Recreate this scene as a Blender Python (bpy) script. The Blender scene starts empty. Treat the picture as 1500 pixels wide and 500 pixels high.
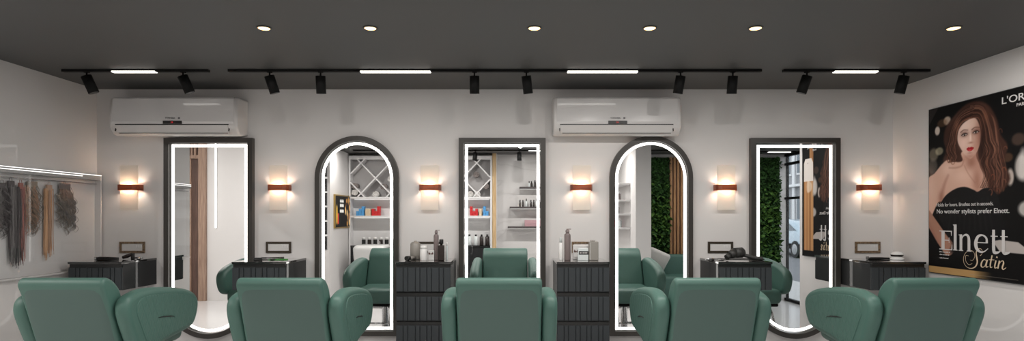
import bpy, bmesh, math, random
import numpy as np
from mathutils import Vector, Matrix, Euler
R = math.radians
random.seed(7)
SC = bpy.context.scene
COL = SC.collection
# ------------------------------------------------------------------ camera, exposure, world, lamps
EYE = 1.475
cam_d = bpy.data.cameras.new('camera'); cam = bpy.data.objects.new('camera', cam_d); COL.objects.link(cam)
cam.location = (0, -5.0, EYE); cam.rotation_euler = (R(90), 0, 0)
cam_d.sensor_width = 36; cam_d.lens = 850/1500*36; cam_d.shift_y = 68/1500; cam_d.clip_start = 0.02
SC.camera = cam
SC.view_settings.view_transform = 'Standard'; SC.view_settings.look = 'None'
SC.view_settings.gamma = 1; SC.view_settings.use_curve_mapping = False
SC.view_settings.exposure = 0.80
SKY_STRENGTH = 1.1
DOWNLIGHT_W = 7.0
SCONCE_W = 0.9
LED = 1.9
w = bpy.data.worlds.new('daylight'); SC.world = w; w.use_nodes = True
w.node_tree.nodes['Background'].inputs[0].default_value = (0.88, 0.94, 1.0, 1)
w.node_tree.nodes['Background'].inputs[1].default_value = SKY_STRENGTH

def lamp(name, kind, loc, energy, color=(1, 1, 1), rot=(0, 0, 0), parent=None, **kw):
    d = bpy.data.lights.new(name, kind); d.energy = energy; d.color = color
    for k, v in kw.items(): setattr(d, k, v)
    o = bpy.data.objects.new(name, d); COL.objects.link(o); o.location = loc; o.rotation_euler = rot
    if parent: o.parent = parent
    return o

# ------------------------------------------------------------------ materials
def srgb(r, g, b):
    f = lambda c: (c/255/12.92) if c/255 <= .04045 else ((c/255+.055)/1.055)**2.4
    return (f(r), f(g), f(b), 1)

def mat(name, col, rough=.5, metal=0, coat=0, coat_rough=.03, emis=None, strength=0, trans=0, bump=0, bscale=40, spec=.5, vary=0):
    m = bpy.data.materials.new(name); m.use_nodes = True
    nt = m.node_tree; p = nt.nodes['Principled BSDF']
    p.inputs['Base Color'].default_value = col; p.inputs['Roughness'].default_value = rough
    p.inputs['Metallic'].default_value = metal; p.inputs['Coat Weight'].default_value = coat
    p.inputs['Coat Roughness'].default_value = coat_rough
    p.inputs['Specular IOR Level'].default_value = spec
    p.inputs['Transmission Weight'].default_value = trans
    if emis: p.inputs['Emission Color'].default_value = emis; p.inputs['Emission Strength'].default_value = strength
    if bump or vary:
        tc = nt.nodes.new('ShaderNodeTexCoord'); n = nt.nodes.new('ShaderNodeTexNoise')
        n.inputs['Scale'].default_value = bscale; n.inputs['Detail'].default_value = 4
        nt.links.new(tc.outputs['Object'], n.inputs['Vector'])
        if bump:
            b = nt.nodes.new('ShaderNodeBump'); b.inputs['Strength'].default_value = bump; b.inputs['Distance'].default_value = .004
            nt.links.new(n.outputs['Fac'], b.inputs['Height']); nt.links.new(b.outputs['Normal'], p.inputs['Normal'])
        if vary:
            mx = nt.nodes.new('ShaderNodeMix'); mx.data_type = 'RGBA'
            mx.inputs[6].default_value = tuple(c*(1-vary) for c in col[:3])+(1,); mx.inputs[7].default_value = tuple(min(1, c*(1+vary)) for c in col[:3])+(1,)
            nt.links.new(n.outputs['Fac'], mx.inputs[0]); nt.links.new(mx.outputs[2], p.inputs['Base Color'])
    return m

def wood(name, c1, c2, scale=(3, 3, .4), rough=.45):
    m = mat(name, c1, rough); nt = m.node_tree; p = nt.nodes['Principled BSDF']
    tc = nt.nodes.new('ShaderNodeTexCoord'); mp = nt.nodes.new('ShaderNodeMapping'); mp.inputs['Scale'].default_value = scale
    n = nt.nodes.new('ShaderNodeTexNoise'); n.inputs['Scale'].default_value = 12; n.inputs['Detail'].default_value = 6
    r = nt.nodes.new('ShaderNodeValToRGB'); r.color_ramp.elements[0].position = .35; r.color_ramp.elements[1].position = .65
    r.color_ramp.elements[0].color = c2; r.color_ramp.elements[1].color = c1
    nt.links.new(tc.outputs['Object'], mp.inputs[0]); nt.links.new(mp.outputs[0], n.inputs['Vector'])
    nt.links.new(n.outputs['Fac'], r.inputs[0]); nt.links.new(r.outputs[0], p.inputs['Base Color'])
    return m

M = {}
M['wall'] = mat('painted_wall', (.655, .638, .630, 1), .55, bump=.05, bscale=120)
M['wall_gloss'] = mat('glossy_wall_panel', (.655, .635, .625, 1), .5, coat=.32, coat_rough=.015)
M['ceiling'] = mat('dark_ceiling_paint', (.066, .066, .064, 1), .6, bump=.05, bscale=90)
M['ceiling_white'] = mat('white_ceiling_paint', (.7, .7, .7, 1), .7)
M['floor'] = mat('polished_white_floor', (.70, .69, .69, 1), .12, vary=.04, bscale=2)
M['frame'] = mat('mirror_frame_black', (.035, .031, .027, 1), .38)
M['mirror'] = mat('mirror_silver', (.90, .91, .91, 1), 0.0, metal=1)
M['led'] = mat('led_white', (.9, .9, .9, 1), .5, emis=(1, .97, .92, 1), strength=LED)
M['led_soft'] = mat('led_soft', (.8, .8, .8, 1), .5, emis=(1, .97, .93, 1), strength=.4)
M['led_bar'] = mat('led_bar', (.9, .9, .9, 1), .5, emis=(1, .96, .90, 1), strength=1.5)
M['led_case'] = mat('led_case', (.9, .9, .9, 1), .5, emis=(1, .97, .93, 1), strength=.8)
M['ac'] = mat('glossy_white_plastic', (.64, .625, .62, 1), .2, coat=1, coat_rough=.012)
M['ac_side'] = mat('white_plastic', (.62, .60, .59, 1), .4)
M['black'] = mat('black_plastic', (.012, .012, .012, 1), .35)
M['black_metal'] = mat('black_powder_coat', (.007, .007, .007, 1), .6, spec=.15)
M['red_digit'] = mat('red_digits', (.1, 0, 0, 1), .5, emis=(1, .05, .05, 1), strength=.5)
M['grey_print'] = mat('grey_print', (.12, .12, .13, 1), .5)
M['lacquer'] = mat('charcoal_lacquer', (.026, .027, .028, 1), .5, coat=.32, coat_rough=.005, spec=.08)
M['counter'] = mat('black_polished_counter', (.018, .018, .018, 1), .10, coat=1, coat_rough=.02)
M['flute'] = mat('fluted_charcoal_front', (.036, .041, .045, 1), .5, spec=.25)
M['leather'] = mat('green_leather', (.057, .130, .106, 1), .5, bump=.12, bscale=260)
M['leather_back'] = mat('green_leather_back_shell', (.062, .108, .095, 1), .55, bump=.08, bscale=260)
M['chrome'] = mat('chrome', (.7, .7, .7, 1), .12, metal=1)
M['bronze'] = wood('bronze_frame', srgb(140, 118, 92), srgb(84, 66, 50), (6, 6, 6), .35)
M['dark_bronze'] = mat('dark_bronze_frame', srgb(62, 54, 44), .35, metal=.3)
M['switch'] = mat('white_switch_plate', (.62, .61, .60, 1), .3)
M['walnut'] = wood('walnut_band', srgb(170, 84, 46), srgb(116, 54, 30), (.5, 3, 3), .35)
M['frost'] = mat('frosted_acrylic', (.80, .77, .70, 1), .5, trans=0)
M['bulb'] = mat('warm_bulb', (1, .8, .6, 1), .5, emis=(1, .62, .32, 1), strength=25)
M['tan_wood'] = wood('tan_wood', srgb(176, 134, 92), srgb(140, 98, 64), (4, 4, .3))
M['oak'] = wood('light_oak', srgb(200, 172, 132), srgb(176, 146, 106), (4, 4, .4))
M['walnut_door'] = wood('walnut_panelling', srgb(164, 138, 120), srgb(138, 112, 96), (4, 4, .3))
M['walnut_dark'] = wood('dark_walnut', srgb(96, 72, 62), srgb(74, 54, 46), (4, 4, .3))
M['white_lam'] = mat('white_laminate', (.68, .67, .67, 1), .35)
M['grey_lam'] = mat('grey_back_panel', (.40, .385, .385, 1), .5)
M['ceramic'] = mat('white_ceramic', (.75, .75, .74, 1), .12)
M['towel'] = mat('rolled_towel_cotton', (.62, .60, .58, 1), .95, bump=.6, bscale=200)
M['towel_dk'] = mat('taupe_towel_cotton', (.22, .19, .18, 1), .95, bump=.6, bscale=200)
M['red_box'] = mat('red_carton', srgb(196, 40, 44), .45)
M['blue_box'] = mat('blue_carton', srgb(80, 150, 205), .45)
M['beige_box'] = mat('beige_carton', srgb(212, 190, 160), .5)
M['pink_box'] = mat('mauve_carton', srgb(176, 140, 146), .5)
M['pink'] = mat('pink_bottle', srgb(206, 96, 118), .25)
M['clear'] = mat('pale_clear_bottle', (.62, .66, .66, 1), .12)
M['white_b'] = mat('white_bottle_plastic', (.74, .73, .72, 1), .3)
M['mauve_b'] = mat('mauve_grey_bottle', srgb(120, 108, 107), .3)
M['grey_b'] = mat('warm_grey_canister', srgb(140, 136, 130), .35)
M['dark_b'] = mat('dark_brown_bottle', srgb(44, 36, 34), .25)
M['brown'] = mat('brown_print', srgb(90, 60, 56), .5)
M['green_card'] = mat('green_plastic', srgb(70, 150, 70), .4)
M['dryer'] = mat('dark_grey_dryer_plastic', (.028, .027, .026, 1), .5)
M['steel'] = mat('brushed_steel', (.5, .5, .5, 1), .25, metal=1)
M['cushion'] = mat('off_white_cushion', (.62, .60, .57, 1), .9, bump=.3, bscale=150)
M['leaf'] = mat('moss_green', srgb(38, 74, 24), .85, vary=.5, bscale=9)
M['leaf_lt'] = mat('moss_light_green', srgb(66, 102, 34), .85, vary=.3, bscale=9)
M['moss_base'] = mat('moss_backing', srgb(24, 48, 18), .95)
M['asphalt'] = mat('street_asphalt', (.16, .16, .17, 1), .9, vary=.15, bscale=30)
M['pave'] = mat('pavement', (.42, .41, .40, 1), .9, vary=.1, bscale=10)
M['facade'] = mat('grey_render_facade', (.30, .30, .31, 1), .85, vary=.06, bscale=2)
M['facade_win'] = mat('dark_window_glass', (.07, .09, .11, 1), .08)
M['carpaint'] = mat('silver_blue_car_paint', (.36, .44, .50, 1), .25, metal=.4, coat=1)
M['tyre'] = mat('tyre_rubber', (.02, .02, .02, 1), .8)
M['poster_frame'] = mat('poster_black_edge', (.01, .01, .01, 1), .4)
M['print_white'] = mat('printed_white', (.66, .64, .63, 1), .4)
M['print_silver'] = mat('printed_silver', (.56, .54, .53, 1), .4)
M['print_gold'] = mat('printed_champagne', srgb(206, 184, 156), .4)
M['hair_grey'] = mat('dark_ash_hair', srgb(116, 112, 112), .5)
M['hair_black'] = mat('charcoal_hair', srgb(74, 68, 70), .5)
M['hair_red'] = mat('burgundy_brown_hair', srgb(150, 90, 80), .5)
M['hair_brown'] = mat('light_brown_hair', srgb(190, 156, 134), .5)
M['hair_blonde'] = mat('strawberry_blonde_hair', srgb(214, 170, 132), .5)
M['hair_ash'] = mat('ash_brown_hair', srgb(140, 130, 120), .5)

def glass_mat(name, tint=(1, 1, 1, 1), fac=.08, rough=0.0):
    m = bpy.data.materials.new(name); m.use_nodes = True; nt = m.node_tree; nt.nodes.clear()
    o = nt.nodes.new('ShaderNodeOutputMaterial'); mx = nt.nodes.new('ShaderNodeMixShader'); t = nt.nodes.new('ShaderNodeBsdfTransparent')
    g = nt.nodes.new('ShaderNodeBsdfGlossy'); g.inputs['Roughness'].default_value = rough; t.inputs[0].default_value = tint
    lw = nt.nodes.new('ShaderNodeLayerWeight'); lw.inputs[0].default_value = .5
    pw = nt.nodes.new('ShaderNodeMath'); pw.operation = 'POWER'; pw.inputs[1].default_value = 5
    ma = nt.nodes.new('ShaderNodeMath'); ma.operation = 'MULTIPLY_ADD'; ma.inputs[1].default_value = .9; ma.inputs[2].default_value = fac
    nt.links.new(lw.outputs['Facing'], pw.inputs[0]); nt.links.new(pw.outputs[0], ma.inputs[0]); nt.links.new(ma.outputs[0], mx.inputs[0])
    nt.links.new(t.outputs[0], mx.inputs[1]); nt.links.new(g.outputs[0], mx.inputs[2]); nt.links.new(mx.outputs[0], o.inputs[0])
    return m
M['glass'] = glass_mat('clear_glass', (.97, .98, .98, 1), .02)
M['case_glass'] = glass_mat('display_case_glass', (.985, .985, .985, 1), .02)

# frosted acrylic: diffuse + translucent
m = bpy.data.materials.new('frosted_translucent'); m.use_nodes = True; nt = m.node_tree; nt.nodes.clear()
o_ = nt.nodes.new('ShaderNodeOutputMaterial'); mx = nt.nodes.new('ShaderNodeMixShader'); mx.inputs[0].default_value = .4
d_ = nt.nodes.new('ShaderNodeBsdfDiffuse'); d_.inputs[0].default_value = (.88, .85, .80, 1)
t_ = nt.nodes.new('ShaderNodeBsdfTranslucent'); t_.inputs[0].default_value = (.90, .86, .80, 1)
nt.links.new(d_.outputs[0], mx.inputs[1]); nt.links.new(t_.outputs[0], mx.inputs[2]); nt.links.new(mx.outputs[0], o_.inputs[0]); M['frost'] = m

# quilted leather: stitched diamonds as a bump
m = mat('quilted_green_leather', (.057, .130, .106, 1), .5); nt = m.node_tree; p = nt.nodes['Principled BSDF']
tc = nt.nodes.new('ShaderNodeTexCoord'); sx = nt.nodes.new('ShaderNodeSeparateXYZ'); nt.links.new(tc.outputs['Object'], sx.inputs[0])
outs = []
for sgn in (1, -1):
    a = nt.nodes.new('ShaderNodeMath'); a.operation = 'MULTIPLY'; a.inputs[1].default_value = .5*sgn
    nt.links.new(sx.outputs['Z'], a.inputs[0])
    b = nt.nodes.new('ShaderNodeMath'); b.operation = 'ADD'; nt.links.new(sx.outputs['Y'], b.inputs[0]); nt.links.new(a.outputs[0], b.inputs[1])
    c = nt.nodes.new('ShaderNodeMath'); c.operation = 'PINGPONG'; c.inputs[1].default_value = .028; nt.links.new(b.outputs[0], c.inputs[0])
    e = nt.nodes.new('ShaderNodeMath'); e.operation = 'MULTIPLY'; e.use_clamp = True; e.inputs[1].default_value = 110; nt.links.new(c.outputs[0], e.inputs[0])
    outs.append(e)
mn = nt.nodes.new('ShaderNodeMath'); mn.operation = 'MINIMUM'; nt.links.new(outs[0].outputs[0], mn.inputs[0]); nt.links.new(outs[1].outputs[0], mn.inputs[1])
bp = nt.nodes.new('ShaderNodeBump'); bp.inputs['Strength'].default_value = .32; bp.inputs['Distance'].default_value = .006
nt.links.new(mn.outputs[0], bp.inputs['Height']); nt.links.new(bp.outputs['Normal'], p.inputs['Normal']); M['quilt'] = m

# marble
m = mat('veined_marble', (.6, .59, .585, 1), .18); nt = m.node_tree; p = nt.nodes['Principled BSDF']
tc = nt.nodes.new('ShaderNodeTexCoord'); n = nt.nodes.new('ShaderNodeTexNoise'); n.inputs['Scale'].default_value = 1.1; n.inputs['Detail'].default_value = 8; n.inputs['Distortion'].default_value = 1.6
r = nt.nodes.new('ShaderNodeValToRGB'); r.color_ramp.elements[0].position = .46; r.color_ramp.elements[0].color = (.60, .585, .58, 1)
r.color_ramp.elements[1].position = .54; r.color_ramp.elements[1].color = (.60, .585, .58, 1)
e = r.color_ramp.elements.new(.5); e.color = (.53, .515, .51, 1)
nt.links.new(tc.outputs['Object'], n.inputs['Vector']); nt.links.new(n.outputs['Fac'], r.inputs[0]); nt.links.new(r.outputs[0], p.inputs['Base Color']); M['marble'] = m

# printed picture: colours come from a colour attribute
m = mat('printed_poster', (1, 1, 1, 1), .6, spec=.12); nt = m.node_tree; p = nt.nodes['Principled BSDF']
vc = nt.nodes.new('ShaderNodeVertexColor'); vc.layer_name = 'print'; nt.links.new(vc.outputs[0], p.inputs['Base Color']); M['print'] = m
m = mat('lit_screen', (.02, .02, .02, 1), .6, spec=.05); nt = m.node_tree; p = nt.nodes['Principled BSDF']
vc = nt.nodes.new('ShaderNodeVertexColor'); vc.layer_name = 'print'; nt.links.new(vc.outputs[0], p.inputs['Emission Color']); p.inputs['Emission Strength'].default_value = 1.3; M['screen'] = m

# ------------------------------------------------------------------ builders
def wloc(o):
    v = Vector((0, 0, 0))
    while o: v += o.location; o = o.parent
    return v

class MB:
    def __init__(s): s.b = bmesh.new()
    def add(s, b2, mtx=None):
        if mtx is not None: bmesh.ops.transform(b2, matrix=mtx, verts=b2.verts)
        me = bpy.data.meshes.new('t'); b2.to_mesh(me); b2.free(); s.b.from_mesh(me); bpy.data.meshes.remove(me); return s
    def box(s, x0, x1, y0, y1, z0, z1, bev=0, seg=2, rot=None, smooth=False):
        b = bmesh.new(); bmesh.ops.create_cube(b, size=1)
        bmesh.ops.scale(b, vec=(abs(x1-x0), abs(y1-y0), abs(z1-z0)), verts=b.verts)
        if bev: bmesh.ops.bevel(b, geom=b.edges[:], offset=bev, segments=seg, profile=.5, affect='EDGES')
        if rot: bmesh.ops.rotate(b, matrix=Euler(rot).to_matrix(), verts=b.verts)
        bmesh.ops.translate(b, vec=((x0+x1)/2, (y0+y1)/2, (z0+z1)/2), verts=b.verts)
        if smooth:
            for f in b.faces: f.smooth = True
        return s.add(b)
    def cyl(s, p0, p1, r0, r1=None, seg=20, cap=True, smooth=True):
        p0 = Vector(p0); p1 = Vector(p1); r1 = r0 if r1 is None else r1; d = p1-p0
        b = bmesh.new(); bmesh.ops.create_cone(b, cap_ends=cap, segments=seg, radius1=r0, radius2=r1, depth=d.length)
        for f in b.faces:
            if len(f.verts) == 4: f.smooth = smooth
        q = Vector((0, 0, 1)).rotation_difference(d.normalized())
        return s.add(b, Matrix.Translation((p0+p1)/2) @ q.to_matrix().to_4x4())
    def lathe(s, prof, c=(0, 0, 0), seg=24, mtx=None):
        b = bmesh.new(); rings = []
        for (r, z) in prof:
            rings.append([b.verts.new((c[0]+r*math.cos(2*math.pi*i/seg), c[1]+r*math.sin(2*math.pi*i/seg), c[2]+z)) for i in range(seg)])
        for a, q in zip(rings, rings[1:]):
            for i in range(seg):
                f = b.faces.new((a[i], a[(i+1) % seg], q[(i+1) % seg], q[i])); f.smooth = True
        b.faces.new(list(reversed(rings[0]))); b.faces.new(rings[-1])
        return s.add(b, mtx)
    def tube(s, pts, r, seg=8, radii=None):
        pts = [Vector(p) for p in pts]; b = bmesh.new(); rings = []
        up = Vector((0, 0, 1))
        for i, p in enumerate(pts):
            t = (pts[min(i+1, len(pts)-1)]-pts[max(i-1, 0)]).normalized()
            u = t.cross(up if abs(t.dot(up)) < .95 else Vector((1, 0, 0))).normalized(); v = t.cross(u)
            rr = radii[i] if radii else r
            rings.append([b.verts.new(p+rr*(math.cos(2*math.pi*k/seg)*u+math.sin(2*math.pi*k/seg)*v)) for k in range(seg)])
        for a, q in zip(rings, rings[1:]):
            for i in range(seg):
                f = b.faces.new((a[i], a[(i+1) % seg], q[(i+1) % seg], q[i])); f.smooth = True
        b.faces.new(list(reversed(rings[0]))); b.faces.new(rings[-1]); bmesh.ops.recalc_face_normals(b, faces=b.faces)
        return s.add(b)
    def pillow(s, prof, x0, x1, r, closed=True, n=5, res=6):
        """closed (y,z) outline extruded from x0 to x1 with rolled edges"""
        P = smooth_loop(prof, res) if res else [Vector(q) for q in prof]
        N = len(P); area = sum(P[i][0]*P[(i+1) % N][1]-P[(i+1) % N][0]*P[i][1] for i in range(N))
        if area < 0: P.reverse()
        nor = []
        for i in range(N):
            t = (P[(i+1) % N]-P[i-1]).normalized(); nor.append(Vector((-t[1], t[0])))
        b = bmesh.new(); rings = []
        lay = [(x0+r*(1-math.cos(a)), r*(1-math.sin(a))) for a in [math.pi/2*k/n for k in range(n+1)]]
        lay += [(x1-(x-x0), q) for x, q in reversed(lay)]
        for x, q in lay: rings.append([b.verts.new((x, P[i][0]+nor[i][0]*q, P[i][1]+nor[i][1]*q)) for i in range(N)])
        for a, c in zip(rings, rings[1:]):
            for i in range(N):
                f = b.faces.new((a[i], a[(i+1) % N], c[(i+1) % N], c[i])); f.smooth = True
        for ring in (rings[0], rings[-1]): b.faces.new(ring)
        bmesh.ops.recalc_face_normals(b, faces=b.faces)
        return s.add(b)
    def prism(s, poly, axis, a0, a1, smooth=False):
        """poly in the plane across axis; axis 'y': (x,z); 'x': (y,z); 'z': (x,y)"""
        b = bmesh.new()
        def P(q, a): return {'x': (a, q[0], q[1]), 'y': (q[0], a, q[1]), 'z': (q[0], q[1], a)}[axis]
        A = [b.verts.new(P(q, a0)) for q in poly]; B = [b.verts.new(P(q, a1)) for q in poly]; n = len(poly)
        b.faces.new(A); b.faces.new(list(reversed(B)))
        for i in range(n):
            f = b.faces.new((A[i], B[i], B[(i+1) % n], A[(i+1) % n])); f.smooth = smooth
        bmesh.ops.recalc_face_normals(b, faces=b.faces)
        return s.add(b)
    def build(s, name, material, parent=None, loc=None):
        off = wloc(parent) if parent else Vector(loc or (0, 0, 0))
        bmesh.ops.translate(s.b, vec=-off, verts=s.b.verts)
        me = bpy.data.meshes.new(name); s.b.to_mesh(me); s.b.free(); me.materials.append(material)
        o = bpy.data.objects.new(name, me); COL.objects.link(o)
        if parent: o.parent = parent
        else: o.location = off
        return o

def smooth_loop(P, res):
    P = [Vector(q) for q in P]; N = len(P); out = []
    for i in range(N):
        a, b, c, d = P[i-1], P[i], P[(i+1) % N], P[(i+2) % N]
        for k in range(res):
            t = k/res
            out.append(.5*((2*b)+(-a+c)*t+(2*a-5*b+4*c-d)*t*t+(-a+3*b-3*c+d)*t**3))
    return out

def smooth_path(P, res=6):
    P = [Vector(q) for q in P]; out = []
    for i in range(len(P)-1):
        a = P[max(i-1, 0)]; b = P[i]; c = P[i+1]; d = P[min(i+2, len(P)-1)]
        for k in range(res):
            t = k/res; out.append(.5*((2*b)+(-a+c)*t+(2*a-5*b+4*c-d)*t*t+(-a+3*b-3*c+d)*t**3))
    out.append(P[-1]); return out

def tag(o, label, cat, group=None):
    o['label'] = label; o['category'] = cat
    if group: o['group'] = group
    return o
def thing(name, label, cat, loc=(0, 0, 0), group=None):
    o = bpy.data.objects.new(name, None); COL.objects.link(o); o.location = loc; o.empty_display_size = .05
    return tag(o, label, cat, group)
def struct(o): o['kind'] = 'structure'; return o
def copy_tree(o, parent=None):
    c = o.copy(); COL.objects.link(c)
    if parent: c.parent = parent
    for ch in list(o.children): copy_tree(ch, c)
    return c
def text_mesh(name, body, size, material, parent, mtx, bold=0, extr=.0006, sx=1.0, align='LEFT'):
    cu = bpy.data.curves.new(name, 'FONT'); cu.body = body; cu.size = size; cu.extrude = extr; cu.offset = bold; cu.align_x = align
    t = bpy.data.objects.new('t', cu); COL.objects.link(t); bpy.context.view_layer.update()
    me = bpy.data.meshes.new_from_object(t.evaluated_get(bpy.context.evaluated_depsgraph_get()))
    bpy.data.objects.remove(t); me.materials.clear(); me.materials.append(material); me.name = name
    me.transform(Matrix.Translation(-wloc(parent)) @ mtx @ Matrix.Diagonal((sx, 1, 1, 1)))
    o = bpy.data.objects.new(name, me); COL.objects.link(o); o.parent = parent; return o
FACE_CAM = Matrix(((1, 0, 0, 0), (0, 0, -1, 0), (0, 1, 0, 0), (0, 0, 0, 1)))     # lettering that faces -Y

# ------------------------------------------------------------------ structure
LX, RX, BY = -3.576, 3.282, -5.27       # side walls, rear wall
CZ = 2.575
WX = 4.83                                # shopfront glass
FX = -6.3
struct(MB().box(FX-.2, WX+.1, BY-.2, .2, -.12, 0).build('floor', M['floor']))
struct(MB().box(LX-.02, WX+.1, BY-.2, .2, CZ, CZ+.12).build('ceiling', M['ceiling']))
struct(MB().box(FX-.2, LX-.02, BY-.2, -1.3, 3.05, 3.17).build('ceiling_left_bay', M['ceiling_white']))
struct(MB().box(LX-.02, LX, BY-.2, -1.48, CZ+.12, 3.17).build('trim_1', M['wall']))
struct(MB().box(LX-.15, RX+.15, 0, .2, 0, CZ).build('wall_back', M['wall']))
struct(MB().box(LX-.15, LX, -1.48, 0, 0, CZ).build('wall_left', M['wall_gloss']))
struct(MB().box(RX, RX+.15, -1.66, 0, 0, CZ).build('wall_right', M['wall_gloss']))
struct(MB().box(FX, LX-.15, -1.48, -1.29, 0, 3.05).build('wall_left_return', M['wall']))
struct(MB().box(RX+.15, WX, -1.66, -1.51, 0, CZ).build('wall_right_return', M['wall']))
struct(MB().box(FX-.15, FX, BY, -1.29, 0, 3.05).build('wall_left_far', M['wall']))
struct(MB().box(FX-.15, LX, BY-.15, BY, 0, 3.05).build('wall_front_left', M['wall']))
struct(MB().box(LX, -.33, BY-.15, BY, 0, CZ).build('wall_front', M['wall']))
struct(MB().box(-.33, WX, BY-.15, BY, 0, CZ).build('wall_front_marble', M['marble']))
# thin partition behind which the small lit shelves sit, and the right-hand one carrying niches
struct(MB().box(-2.87, -2.83, BY, -4.06, 0, CZ).build('wall_partition_left', M['wall']))
struct(MB().box(1.85, 2.08, BY, -3.72, 0, CZ).build('wall_partition_right', M['wall']))
# shopfront
win = struct(MB().box(WX, WX+.012, BY+.03, -1.69, .06, CZ-.02).build('window_1', M['glass']))
fr = MB()
for z in (.03, 1.80, 2.40, CZ-.02): fr.box(WX-.03, WX+.04, BY, -1.66, z-.02, z+.02)
for y in (BY+.012, -4.1, -2.9, -1.675): fr.box(WX-.0, WX+.04, y-.011, y+.011, 0, CZ)
f = fr.build('window_frame', M['black_metal'], win)
# ------------------------------------------------------------------ street outside
struct(MB().box(WX+.1, 6.6, -44, 8, -.14, -.02).build('ground', M['pave']))
struct(MB().box(6.6, 16.4, -44, 8, -.2, -.06).build('street', M['asphalt']))
bd = thing('building', 'grey rendered building across the street, seen through the shopfront in the right mirror', 'building', (18, -14, 0))
MB().box(16.5, 20, -40, 10, 0, 9, .02).build('wall', M['facade'], bd)
for k in range(19):
    for z in (.9, 3.9, 6.4):
        y = -32+k*2.1
        f = MB().box(16.42, 16.5, y-.75, y+.75, z, z+1.7).build('window_frame', M['white_lam'], bd)
        MB().box(16.40, 16.415, y-.65, y-.04, z+.1, z+1.6).box(16.40, 16.415, y+.04, y+.65, z+.1, z+1.6).build('window_pane', M['facade_win'], f)
q = MB()
for z in (3.2, 6.0, 8.7): q.box(16.2, 16.5, -34, 10, z, z+.16, .03)
for k in range(20): q.box(16.38, 16.5, -33.2+k*2.1, -32.9+k*2.1, 0, 8.9)
q.build('cornice', M['white_lam'], bd)
def build_car(x, y):
    t = thing('car', 'silver blue hatchback parked on the street outside the shopfront', 'car', (x, y, -.06))
    body = [(-2.0, .35), (-2.05, .62), (-1.9, .82), (-1.1, .95), (-.45, 1.38), (.75, 1.42), (1.55, 1.02), (1.95, .92), (2.05, .6), (2.0, .32)]
    mb = MB(); mb.pillow([(a, b) for a, b in body], -.82, .82, .16, res=4)
    o = mb.build('body', M['carpaint']); o.parent = t
    for s in (-1, 1):
        q = MB(); q.prism([(-1.0, .97), (-.42, 1.31), (.1, 1.33), (.1, .97)], 'x', s*.815, s*.83); q.prism([(.16, .97), (.16, 1.33), (.68, 1.34), (1.35, 1.02)], 'x', s*.815, s*.83)
        o = q.build('side_window', M['facade_win']); o.parent = t
        for yy in (-1.25, 1.28):
            o = MB().cyl((s*.66, yy, .32), (s*.84, yy, .32), .32, seg=28).build('tyre', M['tyre']); o.parent = t
            h = MB().cyl((s*.835, yy, .32), (s*.85, yy, .32), .2, seg=20).build('hub_cap', M['steel']); h.parent = o
        o = MB().box(s*.45-.16, s*.45+.16, 1.97, 2.03, .62, .76, .02).build('headlight', M['clear']); o.parent = t
    o = MB().prism([(-1.28, .93), (-.52, 1.33), (-.47, 1.31), (-1.2, .9)], 'x', -.62, .62).build('windscreen', M['facade_win']); o.parent = t
build_car(11.4, -18.0)

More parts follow.
